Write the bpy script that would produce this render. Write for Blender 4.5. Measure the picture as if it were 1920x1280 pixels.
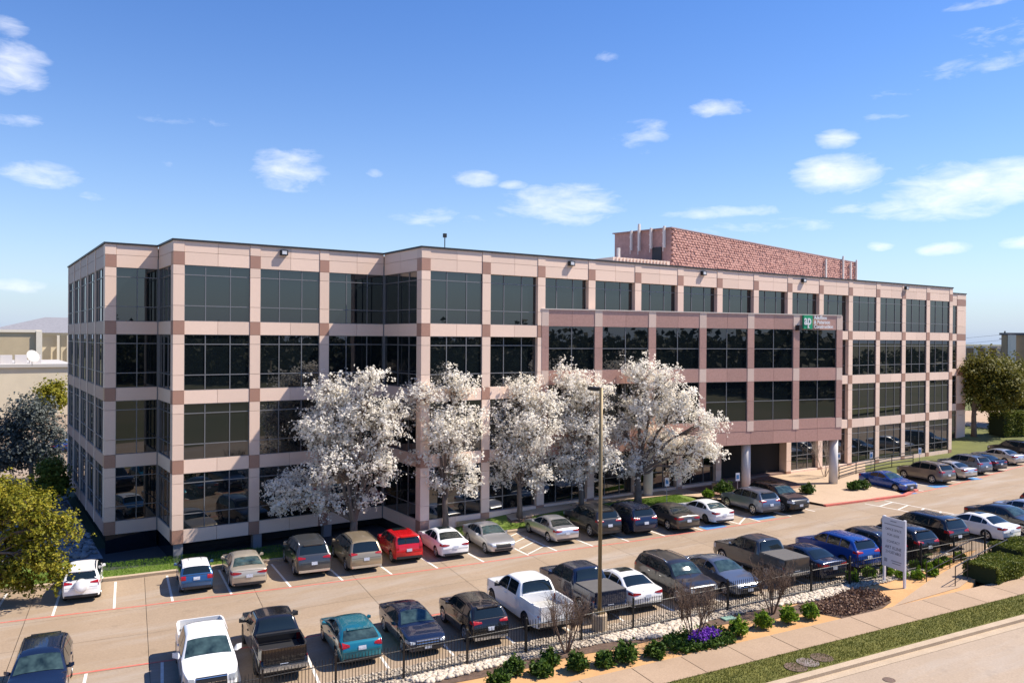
import bpy, bmesh, math, random
import numpy as np
from mathutils import Matrix, Vector
R = math.radians
random.seed(7); rng = np.random.default_rng(7)
for o in list(bpy.data.objects): bpy.data.objects.remove(o)
scn = bpy.context.scene
COL = scn.collection

# ------------------------------------------------------------------ camera
FPX = 1514.9; YAW = 0.9772; PITCH = -0.0038; ROLL = 0.007
CAM = np.array([-6.713, -48.486, 11.791])
_fw = np.array([math.cos(YAW), math.sin(YAW), 0]); _rt = np.array([math.sin(YAW), -math.cos(YAW), 0]); _up = np.array([0, 0, 1.0])
CF = _fw*math.cos(PITCH) + _up*math.sin(PITCH); _u = _up*math.cos(PITCH) - _fw*math.sin(PITCH)
CR = _rt*math.cos(ROLL) + _u*math.sin(ROLL); CU = _u*math.cos(ROLL) - _rt*math.sin(ROLL)
cd = bpy.data.cameras.new('camera'); cam = bpy.data.objects.new('camera', cd); COL.objects.link(cam)
cd.sensor_width = 36; cd.lens = FPX/1920*36; cd.clip_end = 6000; cd.clip_start = 0.5
M = Matrix(((CR[0], CU[0], -CF[0], CAM[0]), (CR[1], CU[1], -CF[1], CAM[1]), (CR[2], CU[2], -CF[2], CAM[2]), (0, 0, 0, 1)))
cam.matrix_world = M
scn.camera = cam

# ------------------------------------------------------------------ sky, sun, exposure
SUN = np.array([2.2, -1.0, 3.036]); SUN = SUN/np.linalg.norm(SUN)
SUN_EL = math.asin(SUN[2]); SUN_AZ = math.atan2(SUN[0], SUN[1])
world = bpy.data.worlds.new('World'); scn.world = world; world.use_nodes = True
wn = world.node_tree.nodes; wl = world.node_tree.links; wn.clear()
def N(nodes, t, **k):
    n = nodes.new(t)
    for a, b in k.items(): setattr(n, a, b)
    return n
def mathn(nodes, links, op, a, b=None, c=None, clamp=False):
    n = nodes.new('ShaderNodeMath'); n.operation = op; n.use_clamp = clamp
    for i, v in enumerate((a, b, c)):
        if v is None: continue
        if isinstance(v, (int, float)): n.inputs[i].default_value = v
        else: links.new(v, n.inputs[i])
    return n.outputs[0]
sky = N(wn, 'ShaderNodeTexSky', sky_type='NISHITA', sun_disc=False)
sky.sun_elevation = SUN_EL; sky.sun_rotation = SUN_AZ; sky.altitude = 200; sky.air_density = 1.0; sky.dust_density = 0.0; sky.ozone_density = 1.6
tc = N(wn, 'ShaderNodeTexCoord'); sep = N(wn, 'ShaderNodeSeparateXYZ'); wl.new(tc.outputs['Generated'], sep.inputs[0])
wm = lambda op, a, b=None, c=None, clamp=False: mathn(wn, wl, op, a, b, c, clamp)
az = wm('ARCTAN2', sep.outputs[1], sep.outputs[0]); el = wm('ARCSINE', sep.outputs[2])
# cloud puffs: (pixel x, pixel y, half width px, half height px, strength) turned into azimuth and elevation
clouds = [(20, 125, 55, 42, .9), (15, 52, 32, 18, .6), (75, 327, 62, 22, .8), (30, 226, 50, 13, .5), (545, 318, 72, 40, .75), (178, 366, 28, 16, .45),
          (1052, 383, 118, 42, .8), (890, 335, 48, 17, .75), (965, 347, 30, 10, .7), (1205, 258, 60, 34, .55), (1348, 203, 58, 17, .75), (1568, 262, 38, 18, .9),
          (1572, 325, 78, 36, 1.0), (1850, 345, 150, 42, .95), (1760, 388, 130, 26, .75), (1350, 398, 120, 14, .65), (1775, 466, 48, 12, .8), (1648, 462, 26, 9, .7),
          (820, 408, 95, 20, .5), (350, 226, 95, 13, .4), (704, 327, 22, 12, .5), (1440, 425, 170, 16, .45), (1590, 393, 50, 9, .55), (1690, 172, 90, 14, .35), (1660, 218, 38, 12, .4),
          (35, 535, 45, 14, .6), (1910, 455, 30, 12, .7), (1135, 108, 30, 14, .35), (1840, 120, 120, 26, .4), (1880, 60, 90, 40, .35), (312, 306, 14, 11, .4), (1850, 5, 70, 10, .5)]
acc = None
for (px, py, hx, hy, s) in clouds:
    d = CF + CR*(px-960)/FPX + CU*(640-py)/FPX; d = d/np.linalg.norm(d)
    a0 = math.atan2(d[1], d[0]); e0 = math.asin(d[2]); k = 1.25
    ax = wm('MULTIPLY', wm('SUBTRACT', az, a0), FPX/hx/k*math.cos(e0)); ex = wm('MULTIPLY', wm('SUBTRACT', el, e0), FPX/hy/k)
    q = wm('SUBTRACT', 1.0, wm('ADD', wm('MULTIPLY', ax, ax), wm('MULTIPLY', ex, ex)), clamp=True)
    q = wm('MULTIPLY', q, s)
    acc = q if acc is None else wm('MAXIMUM', acc, q)
# sparse clouds of the same kind over the rest of the sky
mp = N(wn, 'ShaderNodeCombineXYZ'); wl.new(wm('MULTIPLY', az, 9.0), mp.inputs[0]); wl.new(wm('MULTIPLY', el, 26.0), mp.inputs[1])
nz = N(wn, 'ShaderNodeTexNoise'); nz.inputs['Scale'].default_value = 2.6; nz.inputs['Detail'].default_value = 8; nz.inputs['Roughness'].default_value = .62; nz.inputs['Distortion'].default_value = .35
wl.new(mp.outputs[0], nz.inputs['Vector'])
nb = N(wn, 'ShaderNodeTexNoise'); nb.inputs['Scale'].default_value = .55; nb.inputs['Detail'].default_value = 3; wl.new(mp.outputs[0], nb.inputs['Vector'])
far = wm('MULTIPLY', wm('SUBTRACT', nb.outputs[0], .66, clamp=True), 3.0)
acc = wm('MAXIMUM', acc, far)
shape = wm('MULTIPLY', wm('SUBTRACT', wm('ADD', wm('MULTIPLY', acc, .75), wm('MULTIPLY', nz.outputs[0], 1.0)), .74), 1.25, clamp=True)
shape = wm('MULTIPLY', shape, wm('MULTIPLY', acc, 3.0, clamp=True))
shape = wm('MULTIPLY', shape, .85)
cm = N(wn, 'ShaderNodeMix', data_type='RGBA'); wl.new(shape, cm.inputs[0])
hs = N(wn, 'ShaderNodeHueSaturation'); hs.inputs['Saturation'].default_value = 1.32; hs.inputs['Hue'].default_value = .514; wl.new(sky.outputs[0], hs.inputs['Color'])
hz_ = wm('POWER', 2.718, wm('MULTIPLY', wm('MAXIMUM', el, 0.0), -8.0)); hm = N(wn, 'ShaderNodeMix', data_type='RGBA'); wl.new(wm('MULTIPLY', hz_, .95), hm.inputs[0]); wl.new(hs.outputs[0], hm.inputs[6]); hm.inputs[7].default_value = (2.5, 3.2, 4.6, 1)
wl.new(hm.outputs[2], cm.inputs[6]); cm.inputs[7].default_value = (7.6, 7.5, 7.6, 1)
bg = N(wn, 'ShaderNodeBackground'); bg.inputs[1].default_value = 0.11
wo = N(wn, 'ShaderNodeOutputWorld'); wl.new(cm.outputs[2], bg.inputs[0]); wl.new(bg.outputs[0], wo.inputs[0])
sl = bpy.data.lights.new('sun', 'SUN'); sun = bpy.data.objects.new('sun', sl); COL.objects.link(sun)
sl.energy = 5.0; sl.angle = R(.53); sl.color = (1.0, .90, .77)
sun.rotation_euler = Vector(tuple(SUN)).to_track_quat('Z', 'Y').to_euler(); sun.location = (20, -60, 60)
scn.view_settings.view_transform = 'Standard'; scn.view_settings.look = 'None'; scn.view_settings.exposure = 0.72; scn.view_settings.gamma = 1
scn.view_settings.use_curve_mapping = False
scn.render.engine = 'CYCLES'

# ------------------------------------------------------------------ materials
MATS = {}
def lin(c): return tuple(((v/255)/12.92 if v/255 <= .04045 else ((v/255+.055)/1.055)**2.4) for v in c)
def mat(name, col, rough=.6, metal=0., spec=.5, noise=0., nscale=5., bump=0., bscale=40., coat=0., ior=None, col2=None, detail=4, stretch=None, obj_var=0., trans=0.):
    """procedural Principled material; noise mixes col with col2 (or a darker tone of it)"""
    if name in MATS: return MATS[name]
    m = bpy.data.materials.new(name); m.use_nodes = True; nt = m.node_tree; nd = nt.nodes; lk = nt.links; b = nd['Principled BSDF']
    b.inputs['Roughness'].default_value = rough; b.inputs['Metallic'].default_value = metal; b.inputs['Specular IOR Level'].default_value = spec
    b.inputs['Coat Weight'].default_value = coat; b.inputs['Coat Roughness'].default_value = .03
    if ior: b.inputs['IOR'].default_value = ior
    b.inputs['Base Color'].default_value = (*col, 1)
    if noise > 0 or bump > 0 or obj_var > 0:
        t = nd.new('ShaderNodeTexCoord'); src = t.outputs['Object']
        g = nd.new('ShaderNodeNewGeometry'); src = g.outputs['Position']
        if stretch:
            mpn = nd.new('ShaderNodeMapping'); mpn.inputs['Scale'].default_value = stretch; lk.new(src, mpn.inputs[0]); src = mpn.outputs[0]
        c_out = None
        if noise > 0:
            n = nd.new('ShaderNodeTexNoise'); n.inputs['Scale'].default_value = nscale; n.inputs['Detail'].default_value = detail; n.inputs['Roughness'].default_value = .65; lk.new(src, n.inputs['Vector'])
            rp = nd.new('ShaderNodeMapRange'); rp.inputs[1].default_value = .5-.22; rp.inputs[2].default_value = .5+.22; lk.new(n.outputs[0], rp.inputs[0])
            mx = nd.new('ShaderNodeMix'); mx.data_type = 'RGBA'; c2 = col2 if col2 else tuple(v*(1-noise) for v in col); c1 = col if col2 else tuple(min(1, v*(1+noise*.6)) for v in col)
            mx.inputs[6].default_value = (*c1, 1); mx.inputs[7].default_value = (*c2, 1); lk.new(rp.outputs[0], mx.inputs[0]); c_out = mx.outputs[2]
        if obj_var > 0:
            oi = nd.new('ShaderNodeObjectInfo'); hv = nd.new('ShaderNodeHueSaturation')
            v = mathn(nd, lk, 'ADD', mathn(nd, lk, 'MULTIPLY', oi.outputs['Random'], obj_var), 1-obj_var/2); lk.new(v, hv.inputs['Value'])
            if c_out: lk.new(c_out, hv.inputs['Color'])
            else: hv.inputs['Color'].default_value = (*col, 1)
            c_out = hv.outputs[0]
        if c_out: lk.new(c_out, b.inputs['Base Color'])
        if bump > 0:
            n2 = nd.new('ShaderNodeTexNoise'); n2.inputs['Scale'].default_value = bscale; n2.inputs['Detail'].default_value = 5; lk.new(src, n2.inputs['Vector'])
            bp_ = nd.new('ShaderNodeBump'); bp_.inputs['Strength'].default_value = bump; bp_.inputs['Distance'].default_value = .02; lk.new(n2.outputs[0], bp_.inputs['Height']); lk.new(bp_.outputs[0], b.inputs['Normal'])
    MATS[name] = m; return m

def concrete(name, col, stain, scale=.35, fine=14., rough=.85, tyre=False):
    """weathered concrete: broad stains, speckle, faint cracks"""
    m = bpy.data.materials.new(name); m.use_nodes = True; nt = m.node_tree; nd = nt.nodes; lk = nt.links; b = nd['Principled BSDF']; MATS[name] = m
    g = nd.new('ShaderNodeNewGeometry'); P = g.outputs['Position']
    def noise(s, d, r=.6, vec=P):
        n = nd.new('ShaderNodeTexNoise'); n.inputs['Scale'].default_value = s; n.inputs['Detail'].default_value = d; n.inputs['Roughness'].default_value = r; lk.new(vec, n.inputs['Vector']); return n.outputs[0]
    def rng_(o, a, c, x=0., y=1.):
        r = nd.new('ShaderNodeMapRange'); r.inputs[1].default_value = a; r.inputs[2].default_value = c; r.inputs[3].default_value = x; r.inputs[4].default_value = y; lk.new(o, r.inputs[0]); return r.outputs[0]
    def mix(f, c1, c2, blend='MIX'):
        x = nd.new('ShaderNodeMix'); x.data_type = 'RGBA'; x.blend_type = blend
        for i, v in ((0, f), (6, c1), (7, c2)):
            if isinstance(v, tuple): x.inputs[i].default_value = (*v, 1)
            elif isinstance(v, float): x.inputs[i].default_value = v
            else: lk.new(v, x.inputs[i])
        return x.outputs[2]
    mp_ = nd.new('ShaderNodeMapping'); mp_.inputs['Rotation'].default_value = (0, 0, .14); mp_.inputs['Scale'].default_value = (.25, 1.5, 1); lk.new(P, mp_.inputs[0])
    c = mix(rng_(noise(scale, 6), .35, .68), col, stain)
    c = mix(rng_(noise(fine, 4, .7), .3, .75), c, tuple(v*.82 for v in stain))
    c2 = mix(rng_(noise(.9, 5, .7), .60, .74, 0, .55), c, tuple(v*.62 for v in stain))
    if tyre: c2 = mix(rng_(noise(.5, 5, .6, mp_.outputs[0]), .50, .72, 0, .4), c2, (.40, .37, .34))
    oi = nd.new('ShaderNodeObjectInfo'); hv = nd.new('ShaderNodeHueSaturation'); lk.new(mathn(nd, lk, 'ADD', mathn(nd, lk, 'MULTIPLY', oi.outputs['Random'], .10), .95), hv.inputs['Value']); lk.new(c2, hv.inputs['Color'])
    lk.new(hv.outputs[0], b.inputs['Base Color']); b.inputs['Roughness'].default_value = rough
    bu = nd.new('ShaderNodeBump'); bu.inputs['Strength'].default_value = .25; bu.inputs['Distance'].default_value = .01; lk.new(noise(30, 4), bu.inputs['Height']); lk.new(bu.outputs[0], b.inputs['Normal'])
    return m

def leafmat(name, cols, transl=.35, rough=.6):
    """foliage: colour varies by noise; translucent share so back-lit leaves glow"""
    m = bpy.data.materials.new(name); m.use_nodes = True; nt = m.node_tree; nd = nt.nodes; lk = nt.links; b = nd['Principled BSDF']; MATS[name] = m
    g = nd.new('ShaderNodeNewGeometry'); n = nd.new('ShaderNodeTexNoise'); n.inputs['Scale'].default_value = 1.6; n.inputs['Detail'].default_value = 6; n.inputs['Roughness'].default_value = .75; lk.new(g.outputs['Position'], n.inputs['Vector'])
    w = nd.new('ShaderNodeTexWhiteNoise'); 
    sn = nd.new('ShaderNodeVectorMath'); sn.operation = 'SNAP'; sn.inputs[1].default_value = (.09, .09, .09); lk.new(g.outputs['Position'], sn.inputs[0]); lk.new(sn.outputs[0], w.inputs[0])
    f = mathn(nd, lk, 'ADD', mathn(nd, lk, 'MULTIPLY', n.outputs[0], .75), mathn(nd, lk, 'MULTIPLY', w.outputs[0], .35))
    cr = nd.new('ShaderNodeValToRGB'); lk.new(f, cr.inputs[0]); e = cr.color_ramp.elements
    e[0].position = .3; e[0].color = (*cols[0], 1); e[1].position = .8; e[1].color = (*cols[-1], 1)
    for i, c in enumerate(cols[1:-1]): x = e.new(.3+.5*(i+1)/(len(cols)-1)); x.color = (*c, 1)
    lk.new(cr.outputs[0], b.inputs['Base Color']); b.inputs['Roughness'].default_value = rough; b.inputs['Specular IOR Level'].default_value = .25
    tr = nd.new('ShaderNodeBsdfTranslucent'); lk.new(cr.outputs[0], tr.inputs[0]); ms = nd.new('ShaderNodeMixShader'); ms.inputs[0].default_value = transl
    lk.new(b.outputs[0], ms.inputs[1]); lk.new(tr.outputs[0], ms.inputs[2]); lk.new(ms.outputs[0], nd['Material Output'].inputs[0])
    return m

# ------------------------------------------------------------------ mesh helpers
class MB:
    def __init__(s): s.v = []; s.f = []
    def add(s, vs, fs):
        k = len(s.v); s.v += [tuple(p) for p in vs]; s.f += [tuple(i+k for i in f) for f in fs]; return s
    def box(s, x0, x1, y0, y1, z0, z1):
        return s.add([(x0, y0, z0), (x1, y0, z0), (x1, y1, z0), (x0, y1, z0), (x0, y0, z1), (x1, y0, z1), (x1, y1, z1), (x0, y1, z1)],
                     [(0, 3, 2, 1), (4, 5, 6, 7), (0, 1, 5, 4), (1, 2, 6, 5), (2, 3, 7, 6), (3, 0, 4, 7)])
    def tube(s, pts, rad, n=8, cap=True):
        pts = [np.array(p, float) for p in pts]; k = len(s.v)
        if not hasattr(rad, '__len__'): rad = [rad]*len(pts)
        for i, p in enumerate(pts):
            t = pts[min(i+1, len(pts)-1)]-pts[max(i-1, 0)]; t = t/(np.linalg.norm(t)+1e-9)
            a = np.cross(t, (0, 0, 1) if abs(t[2]) < .9 else (1, 0, 0)); a = a/np.linalg.norm(a); b = np.cross(t, a)
            for j in range(n):
                q = 2*math.pi*j/n; s.v.append(tuple(p+rad[i]*(a*math.cos(q)+b*math.sin(q))))
        for i in range(len(pts)-1):
            for j in range(n): s.f.append((k+i*n+j, k+(i+1)*n+j, k+(i+1)*n+(j+1) % n, k+i*n+(j+1) % n))
        if cap: s.f.append(tuple(k+j for j in range(n))); s.f.append(tuple(k+(len(pts)-1)*n+n-1-j for j in range(n)))
        return s
    def lathe(s, prof, n=16, axis='z', c=(0, 0, 0)):
        k = len(s.v)
        for (r, h) in prof:
            for j in range(n):
                q = 2*math.pi*j/n; x, y = r*math.cos(q), r*math.sin(q)
                p = (x, y, h) if axis == 'z' else (x, h, y)
                s.v.append((p[0]+c[0], p[1]+c[1], p[2]+c[2]))
        for i in range(len(prof)-1):
            for j in range(n):
                a = (k+i*n+j, k+i*n+(j+1) % n, k+(i+1)*n+(j+1) % n, k+(i+1)*n+j); s.f.append(a if axis == 'z' else a[::-1])
        lo = tuple(k+j for j in range(n)); hi = tuple(k+(len(prof)-1)*n+j for j in range(n))
        s.f.append(lo[::-1] if axis == 'z' else lo); s.f.append(hi if axis == 'z' else hi[::-1])
        return s
    def mesh(s, name, m, smooth=False):
        me = bpy.data.meshes.new(name); me.from_pydata(s.v, [], s.f); me.materials.append(m)
        if smooth: me.shade_smooth()
        me.update(); return me
    def build(s, name, m, parent=None, loc=(0, 0, 0), rz=0, smooth=False): return link(name, s.mesh(name, m, smooth), parent, loc, rz)
def link(name, me, parent=None, loc=(0, 0, 0), rz=0):
    o = bpy.data.objects.new(name, me); COL.objects.link(o); o.location = loc; o.rotation_euler[2] = rz
    if parent is not None: o.parent = parent
    return o
def tag(o, label, cat, group=None):
    o['label'] = label; o['category'] = cat
    if group: o['group'] = group
    return o
def struct(o): o['kind'] = 'structure'; return o
def stuff(o, label=None, cat=None):
    o['kind'] = 'stuff'
    if label: o['label'] = label; o['category'] = cat
    return o
def empty(name, loc=(0, 0, 0), rz=0): return link(name, None, None, loc, rz)
BOXC = {}
def boxpiece(name, dx, dy, dz, m, parent, loc, rz=0):
    """a box piece (origin at its min corner) that shares its mesh with equal pieces"""
    key = (round(dx, 3), round(dy, 3), round(dz, 3), m.name)
    if key not in BOXC: BOXC[key] = MB().box(0, dx, 0, dy, 0, dz).mesh('piece', m)
    return link(name, BOXC[key], parent, loc, rz)
def fastmesh(name, V, F, m, smooth=False):
    """V (n,3) and F (k,4) or (k,3) numpy arrays"""
    me = bpy.data.meshes.new(name); n = F.shape[1]
    me.vertices.add(len(V)); me.vertices.foreach_set('co', np.ascontiguousarray(V, dtype=np.float32).ravel())
    me.loops.add(F.size); me.loops.foreach_set('vertex_index', np.ascontiguousarray(F, dtype=np.int32).ravel())
    me.polygons.add(len(F)); me.polygons.foreach_set('loop_start', np.arange(0, F.size, n, dtype=np.int32)); 
    me.materials.append(m); me.update(calc_edges=True); me.validate()
    if smooth: me.shade_smooth()
    return me

# ------------------------------------------------------------------ lay of the land
def zg(x): return -.9 + .03*min(max(x, 0), 40)
def ray(u, v): return CF + CR*(u-960)/FPX + CU*(640-v)/FPX
def at_z(u, v, z): d = ray(u, v); return CAM + d*(z-CAM[2])/d[2]
def bp(u, v, dz=0.):
    z = -1.
    for _ in range(40): q = at_z(u, v, z); z = zg(q[0])+dz
    return q
def at_depth(u, v, dep): return CAM + ray(u, v)*dep
def depth(p): return float((np.array(p)-CAM) @ CF)
def proj(p): d = np.array(p)-CAM; k = d @ CF; return 960+FPX*(d @ CR)/k, 640-FPX*(d @ CU)/k
AL = -.153; E1 = np.array([math.cos(AL), math.sin(AL)]); E2 = np.array([-math.sin(AL), math.cos(AL)])
O2 = np.array([6.602, -21.815])      # a point on the fence line
def site(s, t): p = O2 + E1*s + E2*t; return (p[0], p[1])      # along the fence, towards the building
def tosite(p): d = np.array(p[:2])-O2; return float(d @ E1), float(d @ E2)
def slab(name, poly, top, bot, m, parent=None, zf=None, kinks=True):
    """a sheet or slab over a plan polygon; its top follows the ground"""
    zf = zf or (lambda x, y: zg(x))
    bm = bmesh.new(); vs = [bm.verts.new((p[0], p[1], 0)) for p in poly]; f = bm.faces.new(vs)
    if f.normal.z < 0 or True:
        f.normal_update()
        if f.normal.z < 0: f.normal_flip()
    if kinks:
        for kx in (0., 40.): bmesh.ops.bisect_plane(bm, geom=bm.verts[:]+bm.edges[:]+bm.faces[:], plane_co=(kx, 0, 0), plane_no=(1, 0, 0))
    bmesh.ops.triangulate(bm, faces=bm.faces[:])
    for v in bm.verts: v.co.z = zf(v.co.x, v.co.y)+top
    if bot is not None:
        r = bmesh.ops.extrude_face_region(bm, geom=bm.faces[:])
        for v in [g for g in r['geom'] if isinstance(g, bmesh.types.BMVert)]: v.co.z = zf(v.co.x, v.co.y)+bot
        bmesh.ops.recalc_face_normals(bm, faces=bm.faces[:])
    me = bpy.data.meshes.new(name); bm.to_mesh(me); bm.free(); me.materials.append(m)
    return link(name, me, parent)
def strip(pts, w):
    """plan polygon of a painted strip of width w along pts"""
    pts = [np.array(p[:2]) for p in pts]; L = []; Rr = []
    for i, p in enumerate(pts):
        t = pts[min(i+1, len(pts)-1)]-pts[max(i-1, 0)]; t = t/np.linalg.norm(t); n = np.array([-t[1], t[0]])
        L.append(tuple(p+n*w/2)); Rr.append(tuple(p-n*w/2))
    return L + Rr[::-1]
def offset(pts, d):
    out = []; pts = [np.array(p[:2]) for p in pts]
    for i, p in enumerate(pts):
        t = pts[min(i+1, len(pts)-1)]-pts[max(i-1, 0)]; t = t/np.linalg.norm(t); out.append(tuple(p+np.array([-t[1], t[0]])*d))
    return out
# ------------------------------------------------------------------ ground, lot, street
m_soil = mat('soil_grass', (.075, .085, .03), .95, noise=.5, nscale=.05, col2=(.13, .115, .06), detail=8)
m_lot = concrete('lot_concrete', (.365, .275, .19), (.305, .225, .15), .3, 10., tyre=True)
m_walk = concrete('walk_concrete', (.44, .315, .21), (.37, .26, .17), .6, 16.)
m_street = concrete('street_concrete', (.43, .335, .245), (.37, .285, .205), .4, 12., tyre=True)
m_kerb = concrete('kerb_concrete', (.52, .41, .29), (.42, .325, .225), 1.2, 16.)
m_plaza = concrete('plaza_concrete', (.50, .37, .255), (.43, .315, .215), .5, 12.)
m_paver = mat('brick_paving', (.26, .145, .10), .85, noise=.35, nscale=9, bump=.2, bscale=25)
m_red = mat('red_paint', (.56, .085, .065), .7, noise=.3, nscale=5, col2=(.50, .20, .15), detail=8)
m_white = mat('white_paint', (.78, .76, .72), .7, noise=.25, nscale=6, col2=(.62, .56, .48), detail=8)
m_blue = mat('blue_paint', (.03, .17, .42), .7, noise=.3, nscale=6, col2=(.10, .24, .42), detail=8)
m_lawn = mat('lawn', (.14, .20, .025), .95, noise=.5, nscale=1.0, col2=(.085, .125, .018), detail=8, bump=.6, bscale=30)
m_verge = mat('verge_grass', (.19, .18, .035), .95, noise=.5, nscale=1.2, col2=(.095, .105, .022), detail=8, bump=.6, bscale=30)
m_mulch = mat('mulch', (.16, .10, .068), .95, noise=.5, nscale=7, col2=(.055, .034, .024), detail=8, bump=.9, bscale=28)
m_granitebed = mat('decomposed_granite', (.56, .33, .145), .95, noise=.5, nscale=1.1, col2=(.45, .25, .105), detail=8, bump=.5, bscale=40)
m_gravel = mat('gravel_bed', (.42, .37, .30), .95, noise=.6, nscale=9, col2=(.17, .15, .125), detail=6, bump=.8, bscale=20)

g = MB(); xs = [-2500, -40, 0, 40, 140, 3500]; ys = [-2500, 3500]
for i in range(len(xs)-1): g.add([(xs[i], ys[0], zg(xs[i])-.3), (xs[i+1], ys[0], zg(xs[i+1])-.3), (xs[i+1], ys[1], zg(xs[i+1])-.3), (xs[i], ys[1], zg(xs[i])-.3)], [(0, 1, 2, 3)])
ground = struct(g.build('ground', m_soil))

REDU = [(0, 1167), (214, 1141), (324, 1127.5), (545.5, 1100.5), (735.5, 1077), (908.7, 1053.7), (1045.8, 1033), (1180.7, 1015), (1380, 985), (1480, 969), (1640, 940), (1780, 911), (1910, 875)]
red_up = [bp(u, v)[:2] for u, v in REDU]; red_up = [red_up[0]-(red_up[1]-red_up[0])*4] + red_up + [red_up[-1]+(red_up[-1]-red_up[-2])*1.5]
red_st = np.array([tosite(p) for p in red_up])
def t_red(s): return float(np.interp(s, red_st[:, 0], red_st[:, 1]))
def t_kerb(s): return t_red(s)+5.05
# lot: concrete slabs with open joints
lot = struct(slab('parking_lot', [site(-48, .95), site(95, .95), site(95, 34), site(36, 34)]+[site(s, t_kerb(s)+.1) for s in np.linspace(30, -48, 30)], -.06, -.5, mat('lot_joint', (.13, .10, .08), .95)))
tcuts = [1.0, 5.82, 9.4, 12.9, 18.2, 26.0, 34]
s0 = -47.6; ss = []
while s0 < 94: ss.append(s0); s0 += 4.9
for i in range(len(ss)-1):
    for j in range(len(tcuts)-1):
        if j == 5 and ss[i] < 40: continue
        if j == 4 and ss[i] < 35: continue
        e = .010
        slab('concrete_slab', [site(ss[i]+e, tcuts[j]+e), site(ss[i+1]-e, tcuts[j]+e), site(ss[i+1]-e, tcuts[j+1]-e), site(ss[i]+e, tcuts[j+1]-e)], 0, None, m_lot, lot)
# painted lines (children of the lot)
slab('fire_lane_line', strip(red_up[1:11], .13), .006, None, m_red, lot)
slab('fire_lane_line', strip(red_up[11:], .13), .006, None, m_red, lot)
slab('fire_lane_line', strip([site(-30, 5.95), site(-11, 5.95), site(-2, 5.75), site(20, 5.5), site(45, 5.5)], .13), .006, None, m_red, lot)
stall_s = [-17.2, -14.7, -12.25, -9.75, -7.24, -4.6, -1.82, .75, 3.27, 5.75, 8.37, 11.07, 12.87, 15.16, 17.54, 20.1, 22.9, 25.9, 27.5, 30.2, 32.6, 46.0, 48.4, 52.2, 55.6, 59.0, 62.2, 65.4]
for s in stall_s:
    tr = t_red(s); tilt = -.05*(s+10) if s < 0 else -.5
    slab('stall_line', strip([site(s, tr+.08), site(s+tilt*.6, tr+4.6)], .11), .006, None, m_white, lot)
for k in range(-8, 17):
    s = -10.56+2.62*k
    slab('stall_line', strip([site(s, 5.8), site(s-.15, 1.1)], .11), .006, None, m_white, lot)
for (sa, sb) in ((11.07, 12.87), (25.9, 27.5)):
    for k in range(4):
        t = t_red(sa)+.3+k*1.15; slab('hatch_line', strip([site(sa+.08, t), site(sb-.08, t+1.1)], .10), .006, None, m_white, lot)
# crossing lines across the aisle at the plaza
ca, cb = bp(1622, 944), bp(1785, 974); cc, cdv = bp(1658, 938), bp(1797, 965)
slab('crosswalk_line', strip([ca, cb], .12), .008, None, m_white, lot); slab('crosswalk_line', strip([cc, cdv], .12), .008, None, m_white, lot)
for f in (.12, .34, .56, .78, .97): slab('crosswalk_line', strip([np.array(ca)+(np.array(cb)-ca)*(f+.06), np.array(cc)+(np.array(cdv)-cc)*f], .12), .010, None, m_white, lot)
for (u, v) in ((1345, 990), (1438, 972), (1708, 926), (1768, 913), (1832, 899)):      # blue accessible-bay squares
    p = bp(u, v); a, b = tosite(p); slab('blue_bay_mark', [site(a-.8, b), site(a+.8, b), site(a+.8, b+.9), site(a-.8, b+.9)], .009, None, m_blue, lot)

# street, kerb, verge, sidewalk, planting beds
struct(slab('street', [site(-60, -24), site(120, -24), site(120, -6.75), site(-60, -6.75)], -.14, None, m_street))
kerb = struct(slab('kerb', [site(-60, -6.62), site(120, -6.62), site(120, -6.30), site(-60, -6.30)], .0, -.3, m_kerb))
slab('gutter', [site(-60, -6.99), site(120, -6.99), site(120, -6.62), site(-60, -6.62)], -.128, None, m_kerb, kerb)
struct(slab('grass_verge', [site(-60, -6.30), site(120, -6.30), site(120, -4.72), site(-60, -4.72)], .015, -.3, m_verge))
side = struct(slab('sidewalk', [site(-60, -4.72), site(120, -4.72), site(120, -3.06), site(-60, -3.06)], -.04, -.3, mat('walk_joint', (.17, .13, .10), .95)))
s0 = -30.4
while s0 < 70:
    slab('sidewalk_slab', [site(s0+.01, -4.71), site(s0+2.23, -4.71), site(s0+2.23, -3.07), site(s0+.01, -3.07)], .02+random.uniform(-.002, .002), None, m_walk, side); s0 += 2.25
struct(slab('granite_bed', [site(-60, -3.06), site(27, -3.06), site(30.5, -1.2), site(34.8, -.9), site(34.8, .98), site(-60, .98)], .0, -.3, m_granitebed))
def wavy(s0, s1, ta, amp, n, seed):
    r = random.Random(seed); return [(s0+(s1-s0)*i/n, ta+r.uniform(-amp, amp)) for i in range(n+1)]
lo = wavy(-40, 17.5, -1.25, .12, 50, 1); struct(slab('mulch_bed', [site(a, b) for a, b in lo]+[site(17.5, .9), site(-40, .9)], .012, None, m_mulch))
pg = [(1395, 1185), (1440, 1150), (1500, 1132), (1590, 1100), (1640, 1108), (1672, 1128), (1655, 1140), (1585, 1160), (1535, 1150), (1480, 1152), (1420, 1172)]
struct(slab('mulch_patch', [bp(u, v)[:2] for u, v in pg], .018, None, m_mulch))
rk = wavy(-40, 25.0, -.62, .14, 60, 2)
struct(slab('river_rock_bed', [site(a, b) for a, b in rk]+[site(26.3, -.25), site(30, .2), site(30, .97), site(-40, .97)], .024, None, m_gravel))
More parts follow.
